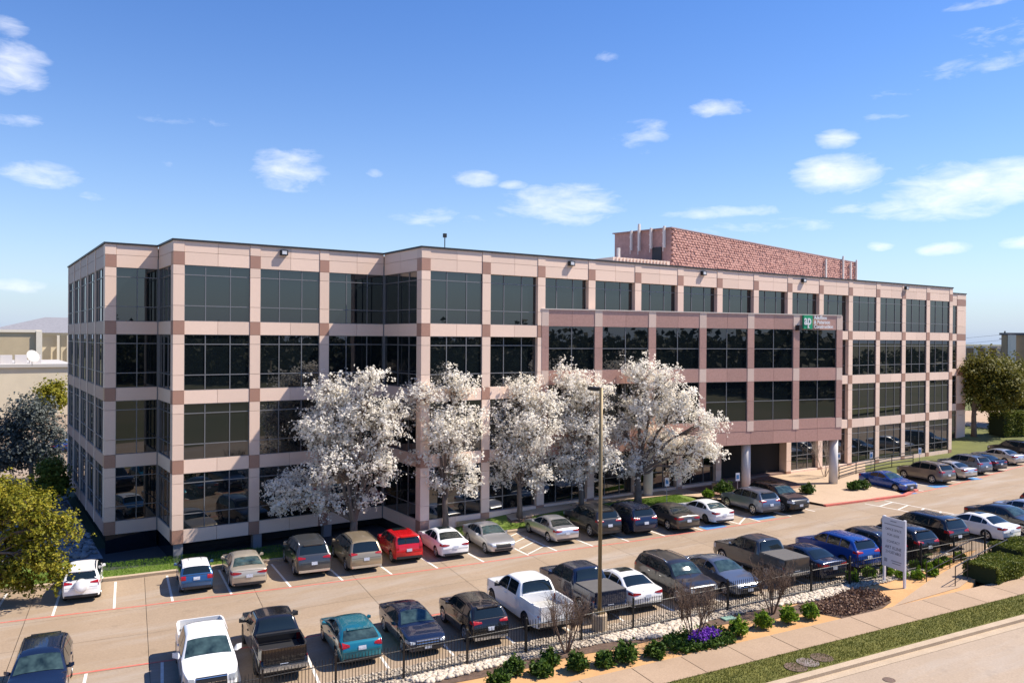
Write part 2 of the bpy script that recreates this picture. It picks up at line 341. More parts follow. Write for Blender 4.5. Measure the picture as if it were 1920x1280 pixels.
# walkway from the street up to the lot, and the lawn corner beyond it
struct(slab('ramp_walk', [bp(1675, 1137)[:2], bp(1799, 1101)[:2], bp(1822, 1084)[:2], bp(1902, 1028)[:2], bp(1840, 1024)[:2], bp(1812, 1048)[:2], bp(1740, 1090)[:2]], .026, -.2, m_walk))
struct(slab('corner_lawn', [site(33.0, -3.06), site(120, -3.06), site(120, .98), site(38.5, .98), bp(1835, 1070)[:2]], .01, -.3, m_verge))

# lawn between the lot kerb and the building, rising to the walls
def zl(x, y):
    s, t = tosite((x, y)); f = min(max((t-t_kerb(s))/2.2, 0), 1); hi = .5 if x > 20 else .5-(20-x)*.12
    hi = max(hi, -1.0); return zg(x)+(max(hi-zg(x), 0))*f
kk = np.linspace(-45, 27.5, 40)
lawn_poly = [site(s, t_kerb(s)+.16) for s in kk] + [(36, -5.0), (36, -2), (16.2, -2), (16.0, -4.4)]+[site(s, t_kerb(s)+1.5) for s in np.linspace(5.5, -10.5, 10)]+[(-3, 12), (-45, 12)]
struct(slab('undercroft_floor', [(-1.5, -2.2), (3, -2.6), (15.9, -5.0), (15.9, 6), (-1.5, 6)], -.22, None, mat('undercroft_shade', (.05, .05, .055), .8)))  # near-black sheet; its colour stands in for the shade under the building
def gridded(name, poly, top, m, zf, step=1.5, parent=None):
    """a sheet over a polygon cut into small cells, for curved ground"""
    bm = bmesh.new(); f = bm.faces.new([bm.verts.new((p[0], p[1], 0)) for p in poly]); f.normal_update()
    if f.normal.z < 0: f.normal_flip()
    bmesh.ops.triangulate(bm, faces=bm.faces[:])
    P = np.array([p[:2] for p in poly])
    for ax in (0, 1):
        v = P[:, ax].min()+step
        while v < P[:, ax].max():
            co = [0, 0, 0]; co[ax] = v; no = [0, 0, 0]; no[ax] = 1
            bmesh.ops.bisect_plane(bm, geom=bm.verts[:]+bm.edges[:]+bm.faces[:], plane_co=co, plane_no=no); v += step
    for v in bm.verts: v.co.z = zf(v.co.x, v.co.y)+top
    me = bpy.data.meshes.new(name); bm.to_mesh(me); bm.free(); me.materials.append(m); me.shade_smooth(); return link(name, me, parent)
lawn = struct(gridded('lawn', lawn_poly, .12, m_lawn, zl))
kl = [site(s, t_kerb(s)) for s in kk]
kerb_up = struct(slab('lot_kerb', strip(kl, .30), .14, -.2, m_kerb))
struct(gridded('facade_walk', [(22, -5.35), (36, -5.35), (36, -6.9), (29, -6.35), (22, -6.0)], .15, m_plaza, zl))
# entrance plaza: rises from a red kerb to the doors
def zpz(x, y):
    s, t = tosite((x, y)); f = min(max((t-t_red(s)-.2)/7, 0), 1); return .3+.12+.16*f
pz = [bp(1488, 968)[:2], bp(1546, 949)[:2], bp(1694, 930)[:2]]
pzp = [site(28.8, t_kerb(28.8)), site(33.6, t_red(33.6)+4.2), tuple(pz[1]+E2*.1), tuple(pz[2]), site(45.6, t_red(45.6)+5.2), (62, -5.0), (62, -1.0), (36, -1.0), (36, -6.9)]
struct(gridded('entrance_plaza', pzp, 0, m_plaza, zpz, 1.0))
kb2 = [tuple(pz[1]), tuple((pz[1]+pz[2])/2), tuple(pz[2]), site(45.7, t_red(45.7)+.5)]
struct(slab('plaza_kerb', strip(kb2, .26), .125, -.2, m_red))
pav = [bp(1285, 918, .3)[:2], bp(1345, 905, .4)[:2], bp(1392, 897, .5)[:2], bp(1440, 886, .5)[:2], bp(1512, 906, .45)[:2], bp(1400, 930, .3)[:2], bp(1330, 928, .3)[:2]]
struct(gridded('brick_paving', pav, .012, m_paver, zpz, 1.0))
# lawn right of the plaza and the rising bank beyond the building
kr = np.linspace(46.0, 90, 20)
def zr(x, y): return .3 + .12 + max(0, min((y+9)/16, 1.6))*max(0, min((x-74)/25, 1))*1.5
struct(slab('lot_kerb', strip([site(s, t_kerb(s)) for s in kr], .3), .14, -.2, m_kerb))
rl = [site(s, t_kerb(s)+.15) for s in kr]+[(150, 10), (150, 60), (78, 60), (78, -.3), (62, -4.5), (56, -5.0)]
struct(gridded('side_lawn', rl, 0, mat('bank_grass_shaded', (.135, .145, .03), .95, noise=.5, nscale=.5, col2=(.075, .085, .02), detail=8, bump=.6, bscale=20), zr, 3.0))  # darker olive tone puts the tree shade on the bank into the colour
def on_bank(u, v):
    z = 1.0
    for _ in range(60): p = at_z(u, v, z); z = .6*z+.4*zr(p[0], p[1])
    return np.array([p[0], p[1], zr(p[0], p[1])])
struct(gridded('cross_road', [on_bank(u, v)[:2] for u, v in ((1800, 797), (1870, 806), (2010, 800), (2010, 772), (1870, 771), (1800, 770))], .05, m_walk, zr, 2.0))
# shaded stone slope beside the left end
m_riprap = mat('riprap', (.30, .31, .33), .9, noise=.6, nscale=2.6, col2=(.12, .125, .14), detail=5, bump=1, bscale=6)
struct(slab('stone_slope', [(-9, 4), (-.3, 2.0), (-.3, 30), (-14, 30)], .16, None, m_riprap))
struct(slab('side_lot', [(-60, 42), (-4, 30), (10, 30), (10, 120), (-60, 120)], .05, None, m_lot))

# ------------------------------------------------------------------ the office building
m_pale = mat('granite_pale', (.81, .61, .49), .55, noise=.22, nscale=60, detail=3, obj_var=.14)
m_brown = mat('granite_brown', (.40, .225, .165), .35, noise=.3, nscale=45, detail=3, obj_var=.16)
m_red_gr = mat('granite_red', (.56, .33, .27), .38, noise=.28, nscale=8, col2=(.44, .25, .20), detail=8, obj_var=.14)
m_core = mat('joint_backing', (.20, .13, .11), .9)
m_glass = mat('tinted_glass', (.006, .009, .011), .012, spec=.5, ior=1.88)
m_glassd = mat('dark_base_glass', (.006, .010, .016), .04, spec=.6, ior=1.5)
m_alu = mat('window_aluminium', (.20, .20, .21), .45, metal=.4)
m_coping = mat('coping_metal', (.035, .037, .042), .5, metal=.3)
m_roof = mat('roof_membrane', (.45, .44, .42), .9, noise=.2, nscale=.4)
m_black = mat('black_metal', (.018, .018, .02), .45, metal=.2)
FL = 3.96; BT = .776; HD = 15.84; TOP = 17.2; CW = .62; J = .009
bld = empty('office_building', (0, 0, 0)); tag(bld, 'four storey office building clad in pink granite with dark glass windows', 'office building')
PANES = []      # (window object, local box) collected, then the 300 largest become objects
def window(face, s0, s1, z0, z1, setb, cuts, hcuts, parent=bld):
    """frame with mullions; cuts = inner vertical mullion positions as fractions, hcuts = transom heights"""
    (ox, oy), rz = face; c, sn = math.cos(rz), math.sin(rz)
    w = s1-s0; h = z1-z0; b = .026; fr = MB(); fy0, fy1 = -.03, .05
    xs = [0]+[w*q for q in cuts]+[w]; zs = [0]+[q for q in hcuts]+[h]
    for i, x in enumerate(xs):
        xa, xb = (max(x-b, 0), min(x+b, w)); fr.box(xa, xb, fy0, fy1, 0, h)
    for i, z in enumerate(zs):
        for k in range(len(xs)-1):
            a = xs[k]+b; e = xs[k+1]-b; fr.box(a, e, fy0+.004, fy1-.004, max(z-b, 0), min(z+b, h))
    loc = (ox+c*s0-sn*setb, oy+sn*s0+c*setb, z0)
    o = fr.build('window', m_alu, parent, loc, rz)
    for i in range(len(xs)-1):
        for k in range(len(zs)-1):
            PANES.append((o, (xs[i]+.02, xs[i+1]-.02, zs[k]+.02, zs[k+1]-.02), loc, rz))
    return o
def panel(face, name, s0, s1, z0, z1, y0, dep, m, parent=bld):
    (ox, oy), rz = face; c, sn = math.cos(rz), math.sin(rz); a = s0+J; 
    return boxpiece(name, s1-s0-2*J, dep, z1-z0-2*J, m, parent, (ox+c*a-sn*y0, oy+sn*a+c*y0, z0+J), rz)
def column(face, s0, s1, floors=(0, 1, 2, 3), dep=.62, main=None, acc_m=None, base=None, parent=bld, y0=0.):
    main = main or m_pale; acc_m = acc_m or m_brown
    for k in floors:
        z = k*FL; panel(face, 'accent_block', s0, s1, z, z+BT, y0, dep, acc_m, parent)
        zt = z+FL; za = zt-.55; zb = z+BT+.87
        for (p, q) in ((z+BT, zb), (zb, za), (za, zt)): panel(face, 'column_panel', s0, s1, p, q, y0, dep, main, parent)
    if 3 in floors:
        panel(face, 'accent_block', s0, s1, HD, HD+.74, y0, dep, acc_m, parent)
        panel(face, 'column_panel', s0, s1, HD+.74, TOP, y0, dep, main, parent)
    if base is not None: panel(face, 'column_panel', s0, s1, base, 0, y0+.03, dep-.06, main, parent)
def spandrel(face, s0, s1, k, n=2, m=None, y0=.03):
    m = m or m_pale
    for i in range(n): panel(face, 'spandrel_panel', s0+(s1-s0)*i/n, s0+(s1-s0)*(i+1)/n, k*FL, k*FL+BT, y0, .22, m)
def parapet(face, s0, s1, n=2, m=None, y0=.03):
    m = m or m_pale
    for i in range(n):
        a, b = s0+(s1-s0)*i/n, s0+(s1-s0)*(i+1)/n
        panel(face, 'parapet_panel', a, b, HD, HD+.74, y0, .22, m); panel(face, 'parapet_panel', a, b, HD+.74, TOP, y0, .22, m)
VC = (.315, .695); HC = (.87, 3.184-.55)
def bay(face, s0, s1, floors=(0, 1, 2, 3), setb=.10, cuts=VC, n=2, bands=(0, 1, 2, 3), top=True, m=None):
    for k in bands: spandrel(face, s0, s1, k, n, m)
    for k in floors: window(face, s0, s1, k*FL+BT, (k+1)*FL, setb, cuts, HC)
    if top: parapet(face, s0, s1, n, m)
A_Y, Z_Y, B_X, B_Y, C_X, C_Y, D_X, E_X, E_Y = 4.32, 25.13, 2.917, 0., 15.87, -5.283, 76.68, 88.5, -.66
fAs = ((0, Z_Y), -math.pi/2); fA = ((0, A_Y), 0); fBs = ((B_X, A_Y), -math.pi/2); fB = ((B_X, B_Y), 0); fCs = ((C_X, B_Y), -math.pi/2); fC = ((C_X, C_Y), 0); fE = ((D_X, E_Y), 0)
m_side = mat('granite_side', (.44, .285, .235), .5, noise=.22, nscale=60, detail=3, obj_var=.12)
# left flank
Ls = Z_Y-A_Y; nb_ = 5; pit = (Ls-CW)/nb_
for i in range(nb_):
    column(fAs, i*pit, i*pit+.34, acc_m=m_pale)
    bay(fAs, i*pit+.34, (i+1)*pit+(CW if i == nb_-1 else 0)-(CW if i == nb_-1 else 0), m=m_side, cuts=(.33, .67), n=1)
column(fA, 0, CW)                                                     # corner A
bay(fA, CW, B_X, cuts=(.5,), n=1)
bay(fBs, 0.0, A_Y-CW, cuts=(.36, .7), n=1)
column(fB, 0, CW)
bc = [3.2305-B_X+4.3*i for i in range(4)]
for i in (1, 2): column(fB, bc[i]-CW/2, bc[i]+CW/2)
bay(fB, CW, bc[1]-CW/2); bay(fB, bc[1]+CW/2, bc[2]-CW/2); bay(fB, bc[2]+CW/2, C_X-B_X)
bay(fCs, 0.0, -C_Y-CW, cuts=(.42, .75), n=2)
cc_ = [16.187-C_X+4.3*i for i in range(15)]
column(fC, 0, CW, base=-1.0)
for i in range(1, 15):
    a, b = cc_[i]-CW/2, cc_[i]+CW/2
    if i == 14: b = D_X-C_X
    if i <= 2: column(fC, a, b, base=-1.0)
    elif i <= 9:
        column(fC, a, b, floors=(3,))
        if i not in (7,): column(fC, a, b, floors=(0,), base=-.8)
    else: column(fC, a, b)
BAYS = [(CW if i == 0 else cc_[i]+CW/2, cc_[i+1]-CW/2) for i in range(14)]
bay(fC, *BAYS[0], floors=(0, 1, 2, 3)); bay(fC, *BAYS[1], setb=.28)
for i in range(2, 9): bay(fC, *BAYS[i], floors=(3,), bands=(3,), setb=.34)
bay(fC, *BAYS[9], setb=.34)
for i in range(10, 14): bay(fC, *BAYS[i])
for i in (2, 3, 4, 5, 8):                                             # ground floor behind the colonnade
    spandrel(fC, *BAYS[i], 0); window(fC, *BAYS[i], BT, FL, .3, VC, (1.2,))
# entrance recess in bays 6 and 7
ex0, ex1 = BAYS[6][0], BAYS[7][1]
window(((C_X, C_Y+3.4), 0), ex0, ex1, .55, FL, .0, (.2, .4, .5, .6, .8), (2.35,))
window(((C_X, C_Y+3.4), 0), ex0, ex1, FL, FL+2, .0, (.2, .4, .6, .8), ())
MB().box(C_X+ex1+.01, C_X+ex1+.30, C_Y+.63, C_Y+3.4, -.2, FL).build('entrance_wall', m_pale, bld)
MB().box(C_X+ex0-.30, C_X+ex0-.01, C_Y+.63, C_Y+3.4, -.2, FL).build('entrance_wall', m_pale, bld)
MB().box(C_X+ex0, C_X+ex1, C_Y+.3, C_Y+3.6, FL+.02, FL+.3).build('entrance_ceiling', m_coping, bld)
for x in (.42, .5, .58): boxpiece('door_handle', .03, .05, .9, m_alu, bld, (C_X+ex0+(ex1-ex0)*x+.08, C_Y+3.30, 1.1))
# right end return
column(fE, 9.9, E_X-D_X); bay(fE, 5.0, 9.9, cuts=(.5,), n=1)
boxpiece('wall_return', .25, C_Y*-1+E_Y+.1, TOP, m_pale, bld, (D_X-.27, C_Y+.64, 0))
# core behind the cladding, floors, roof, coping
def prism(poly, z0, z1):
    n = len(poly); b = MB(); b.add([(x, y, z0) for x, y in poly]+[(x, y, z1) for x, y in poly], [tuple(range(n))[::-1], tuple(range(n, 2*n))]+[(i, (i+1) % n, n+(i+1) % n, n+i) for i in range(n)]); return b
outl = [(0, Z_Y), (0, A_Y), (B_X, A_Y), (B_X, B_Y), (C_X, B_Y), (C_X, C_Y), (D_X, C_Y), (D_X, E_Y), (E_X, E_Y), (E_X, Z_Y)]
def inset(poly, d):
    out = []; n = len(poly)
    for i in range(n):
        p, q, r = np.array(poly[i-1]), np.array(poly[i]), np.array(poly[(i+1) % n]); a = (q-p)/np.linalg.norm(q-p); b = (r-q)/np.linalg.norm(r-q)
        na, nb2 = np.array([-a[1], a[0]]), np.array([-b[1], b[0]]); out.append(tuple(q+(na+nb2)*d))
    return out
for k in range(4):
    if k == 0: poly_ = inset(outl, .14); 
    prism(inset(outl, .14), k*FL+.03, k*FL+BT-.03).build('floor_edge', m_core, bld)
prism(inset(outl, .14), HD+.02, TOP-.12).build('parapet_wall', m_core, bld)
prism(inset(outl, .30), TOP-.11, TOP-.07).build('roof', m_roof, bld)
prism(inset(outl, .72), -.5, HD).build('dark_interior', mat('interior_dark', (.012, .012, .013), .9), bld)  # added solid near-black core; keeps sky from showing through gaps in the glazing
for (x, y) in ((B_X, A_Y), (C_X, B_Y)): boxpiece('corner_mullion', .17, .17, HD+.5, m_alu, bld, (x-.03, y-.03, .1))
def coping(pts, name='coping'):
    for i in range(len(pts)-1):
        a, b = np.array(pts[i]), np.array(pts[i+1]); L = np.linalg.norm(b-a); t = (b-a)/L; rz = math.atan2(t[1], t[0])
        MB().box(-.05, L+.05, -.06, .34, 0, .10).build(name, m_coping, bld, (a[0], a[1], TOP+.002*(i % 2)), rz)
coping([(0, Z_Y), (0, A_Y), (B_X, A_Y), (B_X, B_Y), (C_X, B_Y), (C_X, C_Y), (D_X, C_Y), (D_X, E_Y), (E_X, E_Y), (E_X, Z_Y)])
# dark glass base below the raised floor on the left
boxpiece('base_glass', B_X-.1, .1, 2.2, m_glassd, bld, (.12, A_Y+.15, -2.22)); boxpiece('base_glass', .1, A_Y, 2.2, m_glassd, bld, (B_X+.10, B_Y+.25, -2.22))
boxpiece('base_glass', .1, Z_Y-A_Y-.3, 2.2, m_glassd, bld, (.5, A_Y+.3, -2.22))
boxpiece('base_wall', C_X-B_X-.5, .1, 2.2, m_coping, bld, (B_X+.25, B_Y+1.6, -2.22)); boxpiece('base_wall', .1, -C_Y+1.4, 2.2, m_coping, bld, (C_X+.25, C_Y+.3, -2.22))  # near-black base walls carry the darkness of the open recess in their colour
for x in (B_X+.12, B_X+4.6, B_X+9.0): boxpiece('base_pier', .5, .5, 2.2, mat('pier_grey', (.22, .22, .24), .7), bld, (x, B_Y+.1, -2.22))
boxpiece('base_wall', D_X-C_X-.6, .12, 1.2, m_core, bld, (C_X+.3, C_Y+.28, -1.2))
for i in list(range(0, 6))+list(range(8, 14)):
    a, b = BAYS[i]; panel(fC, 'plinth_panel', a, b, -1.0 if i < 10 else -.3, 0, .06, .2, m_pale)
# projecting canopy block: floors two and three turned out of the facade
TH = -.203; cb_ = 4.262; nC = 6
fK = ((24.8, C_Y-.02), TH)
can = MB(); Lk = nC*cb_; 
def kp(s, d): return (24.8+math.cos(TH)*s-math.sin(TH)*d, C_Y-.02+math.sin(TH)*s+math.cos(TH)*d)
kpoly = [kp(.05, .2), kp(Lk+.12, .2), (kp(Lk+.12, .2)[0]+1.0, C_Y+.2), (25.1, C_Y+.2)]
canopy = prism(kpoly, 4.06, 13.66).build('projecting_block', m_core, bld)
KZ = [4.04, 5.02, 5.80, 8.72, 9.69, 12.62, 13.72]      # soffit band, spandrel, window, spandrel, window, top band
def kpanel(name, s0, s1, z0, z1, y0, dep, m): return panel(fK, name, s0, s1, z0, z1, y0, dep, m, canopy)
for i in range(nC+1):
    a, b = i*cb_-.3, i*cb_+.3
    if i == 0: a, b = .0, .52
    for (z0, z1, m) in ((KZ[1], KZ[2], m_pale), (KZ[2], KZ[2]+1.5, m_red_gr), (KZ[2]+1.5, KZ[3], m_red_gr), (KZ[3], KZ[4], m_pale), (KZ[4], KZ[4]+1.5, m_red_gr), (KZ[4]+1.5, KZ[5], m_red_gr), (KZ[5], KZ[6], m_pale)):
        kpanel('pier_panel', a, b, z0, z1, 0, .55, m)
for i in range(nC):
    a, b = (i*cb_+.3 if i else .52), (i+1)*cb_-.3
    for (z0, z1) in ((KZ[1], KZ[2]), (KZ[3], KZ[4]), (KZ[5], KZ[6])): 
        for q in range(2): kpanel('spandrel_panel', a+(b-a)*q/2, a+(b-a)*(q+1)/2, z0, z1, .02, .2, m_red_gr)
    for (z0, z1) in ((KZ[2], KZ[3]), (KZ[4], KZ[5])): window(fK, a, b, z0, z1, .10, (.5,), (1.45,), bld)
for i in range(12): kpanel('soffit_panel', i*Lk/12 if i else 0, (i+1)*Lk/12+(.3 if i == 11 else 0), KZ[0], KZ[1], .03, .3, m_red_gr)
MB().box(-.05, Lk+.2, -.03, .7, 0, .07).build('ledge', mat('ledge_stone', (.70, .60, .52), .6), canopy, (24.8, C_Y-.02, KZ[6]), TH)
m_colw = mat('column_white', (.62, .60, .58), .55, noise=.1, nscale=2)
for (u, v, zb) in ((1562, 906, .52), (1398, 920, .46), (1215, 935, .36)):
    q = at_z(u, v, zb); b = MB(); b.lathe([(.34, zb-.3), (.34, 4.2)], 20); b.build('round_column', m_colw, bld, (q[0], q[1], 0), 0, True)
# penthouse of split-face block on the roof
m_block = mat('split_face_block', (.52, .29, .245), .9, noise=.35, nscale=5, col2=(.40, .21, .175), detail=6, bump=1.0, bscale=7, obj_var=.22)
m_blockL = mat('painted_block', (.46, .28, .25), .9, noise=.2, nscale=3)
PP = np.array([41.6, -.4]); pa = .215; PL = 40.; PT = 21.0
ph = MB().box(.12, PL, .12, 5.9, TOP-.2, PT).build('penthouse', m_blockL, bld, (PP[0], PP[1], 0), pa)
nrow = 18; rh = (PT-TOP+.1)/nrow; nblk = 84; bmx = MB(); rb = random.Random(9)
for j in range(nrow):      # split-face blocks, too small to pick apart one by one
    for i in range(nblk):
        L = PL/nblk; x0 = i*L+(L/2 if j % 2 else 0); x1 = min(x0+L-.02, PL); z0 = TOP-.1+j*rh+.01; z1 = z0+rh-.02
        if x1-x0 < .1: continue
        xa, xb = x0+L*rb.uniform(.2, .4), x0+L*rb.uniform(.6, .8); xb = min(xb, x1-.03); pa_, pb_ = -rb.uniform(.01, .13), -rb.uniform(.01, .13); za, zb = z0+rh*rb.uniform(.25, .4), z1-rh*rb.uniform(.2, .4)
        bmx.add([(x0, .1, z0), (x1, .1, z0), (x1, .1, z1), (x0, .1, z1), (x0, 0, z0), (x1, 0, z0), (x1, 0, z1), (x0, 0, z1), (xa, pa_, za), (xb, pb_, za), (xb, pb_*.7, zb), (xa, pa_*.8, zb)],
                [(0, 1, 5, 4), (2, 3, 7, 6), (1, 2, 6, 5), (3, 0, 4, 7), (4, 5, 9, 8), (5, 6, 10, 9), (6, 7, 11, 10), (7, 4, 8, 11), (8, 9, 10, 11)])
stuff(bmx.build('block', m_block, ph))
MB().box(-.1, PL+.1, -.06, 6.0, 0, .09).build('penthouse_coping', mat('coping_rose', (.33, .22, .21), .6), ph, (0, 0, PT))
m_ant = mat('antenna_grey', (.62, .58, .55), .5)
def antenna(par, x, y, z0, z1):
    b = MB(); b.box(-.10, .10, -.10, .06, z0+.3, z1); b.tube([(0, .10, z0), (0, .10, z1-.2)], .04, 6); b.box(-.05, .05, .02, .16, z0+.6, z0+.7); b.box(-.05, .05, .02, .16, z1-.6, z1-.5)
    return b.build('antenna_panel', m_ant, par, (x, y, 0))
for x, z1 in ((30.6, PT-.25), (35.4, PT+.45), (37.6, PT-.1), (39.4, PT+.3)): antenna(ph, x, -.22, TOP-.1, z1)
for y, z0, z1 in ((3.9, PT-1.9, PT+.1), (3.1, PT-2.0, PT+.6), (1.9, PT-1.9, PT+.15), (.6, PT-1.9, PT+.2)): antenna(ph, -.22, y, z0, z1)
boxpiece('roof_door', .1, .9, 2.4, m_coping, ph, (-.02, 1.0, TOP-.1))
MB().box(-6.5, -.4, -2.2, 2.6, TOP-.1, 18.15).build('roof_screen', m_pale, bld, (41.2, 1.2, 0), 0)
for i in range(16): boxpiece('screen_rib', .12, .06, .95, m_pale, bld, (35.0+i*.36, -1.10, TOP+.0))
for (u, v, dz) in ((838, 470, 1.0),):
    X = 18.0; MB().tube([(0, 0, 0), (0, 0, .95)], .03, 6).box(-.10, .10, -.08, .08, .95, 1.2).build('roof_mast', m_black, bld, (X, C_Y+1.0, TOP-.1))
boxpiece('roof_vent', .2, .2, .8, m_ant, bld, (35.6, -.6, 18.15))
# floodlights under the coping
for X, y in ((2.917+6.3, 0), (27.2, C_Y), (40.05, C_Y), (52.3, C_Y), (68.0, C_Y)):
    f = MB().box(-.22, .22, -.20, .03, -.16, .16).build('floodlight', m_black, bld, (X, y, 16.88)); MB().box(-.14, .14, -.215, -.19, -.10, .10).build('lens', mat('lamp_glass', (.6, .62, .66), .2), f)
kx = kp(5*cb_, -.06); MB().box(-.15, .15, -.3, .06, -.2, .2).build('floodlight', m_black, bld, (kx[0], kx[1], 12.75))
# panes: the 300 that show largest are objects, the rest one part
def parea(p):
    o, (a, b, c, d), loc, rz = p; cs, sn = math.cos(rz), math.sin(rz)
    q = [proj((loc[0]+cs*x, loc[1]+sn*x, loc[2]+z)) for x, z in ((a, c), (b, c), (b, d), (a, d))]
    return abs(sum(q[i][0]*q[(i+1) % 4][1]-q[(i+1) % 4][0]*q[i][1] for i in range(4)))/2
PANES.sort(key=parea, reverse=True); rest = MB()
PR = random.Random(3)
for i, (o, (a, b, c, d), loc, rz) in enumerate(PANES):
    if i < 300:
        w_, h_ = b-a, d-c; key = ('pane', round(w_, 2), round(h_, 2))
        if key not in BOXC: BOXC[key] = MB().box(-w_/2, w_/2, -.006, .006, -h_/2, h_/2).mesh('pane', m_glass)
        p = link('pane', BOXC[key], o, ((a+b)/2, .012, (c+d)/2)); p.rotation_euler = (PR.gauss(0, .0012), 0, PR.gauss(0, .0016))
    else:
        cs, sn = math.cos(rz), math.sin(rz); y = .012; P = [(loc[0]+cs*x-sn*y, loc[1]+sn*x+cs*y, loc[2]+z) for x, z in ((a, c), (b, c), (b, d), (a, d))]
        rest.add(P, [(0, 1, 2, 3)])
stuff(rest.build('pane', m_glass, bld))
# sign on the projecting block
def text_mesh(txt, size, m, parent, loc, rz, rx=math.pi/2, name='lettering', ext=.02, align='LEFT', bold=0., sx=1.):
    cu = bpy.data.curves.new('txt', 'FONT'); cu.body = txt; cu.size = size; cu.extrude = ext; cu.align_x = align; cu.offset = bold; cu.resolution_u = 3
    o = bpy.data.objects.new('txt', cu); COL.objects.link(o); dg = bpy.context.evaluated_depsgraph_get(); me = bpy.data.meshes.new_from_object(o.evaluated_get(dg))
    bpy.data.objects.remove(o); me.materials.clear(); me.materials.append(m); r = link(name, me, parent, loc); r.rotation_euler = (rx, 0, rz); r.scale = (sx, 1, 1); return r
m_wlet = mat('white_letter', (.85, .85, .85), .5); m_green = mat('sign_green', (.01, .36, .16), .5)
ks = 5*cb_+.55; kq = kp(ks, -.05)
sgn = empty('building_sign', (kq[0], kq[1], 12.67), TH); tag(sgn, 'white company lettering with green square logo mounted on brown granite', 'sign')
MB().box(0, .86, -.10, .06, 0, 1.02).build('logo_plate', m_green, sgn)
text_mesh('ap', 1.02, m_wlet, sgn, (.02, -.11, .34), 0, bold=.02, sx=.74, name='logo_letters')
MB().add([(.33, -.115, .06), (.56, -.115, .06), (.445, -.115, .26)], [(0, 1, 2)]).build('logo_mark', m_wlet, sgn)
for i, t in enumerate(('Adolfson', '& Peterson', 'Construction')): text_mesh(t, .40, m_wlet, sgn, (1.02, -.06, .74-.34*i), 0, bold=.008, sx=.88)
# ------------------------------------------------------------------ vehicles
CS = .935
m_tyre = mat('tyre_rubber', (.016, .016, .017), .85); m_rim = mat('alloy_rim', (.55, .56, .58), .3, metal=.8); m_rimd = mat('dark_rim', (.06, .06, .065), .35, metal=.6)
m_under = mat('underbody', (.012, .012, .012), .9); m_cglass = mat('car_glass', (.010, .016, .017), .03, spec=.6, ior=1.55); m_cglass2 = mat('car_glass_clear', (.055, .095, .095), .03, spec=.6, ior=1.55, noise=.5, nscale=2.6, col2=(.010, .02, .022), detail=2)
m_head = mat('headlight_lens', (.38, .41, .44), .1, coat=.6); m_tail = mat('taillight_lens', (.33, .006, .008), .25, coat=.3); m_chrome = mat('chrome', (.68, .69, .70), .15, metal=.95)
m_trim = mat('black_trim', (.02, .02, .022), .55); m_plate = mat('licence_plate', (.72, .74, .76), .5, noise=.35, nscale=30, col2=(.25, .3, .42)); m_int = mat('seat_tan', (.32, .27, .2), .8)
PAINT = {}
def paint(name, c, metal=.25, rough=.28):
    if name not in PAINT: PAINT[name] = mat('paint_'+name, c, rough, metal=metal, coat=.9, spec=.4)
    return PAINT[name]
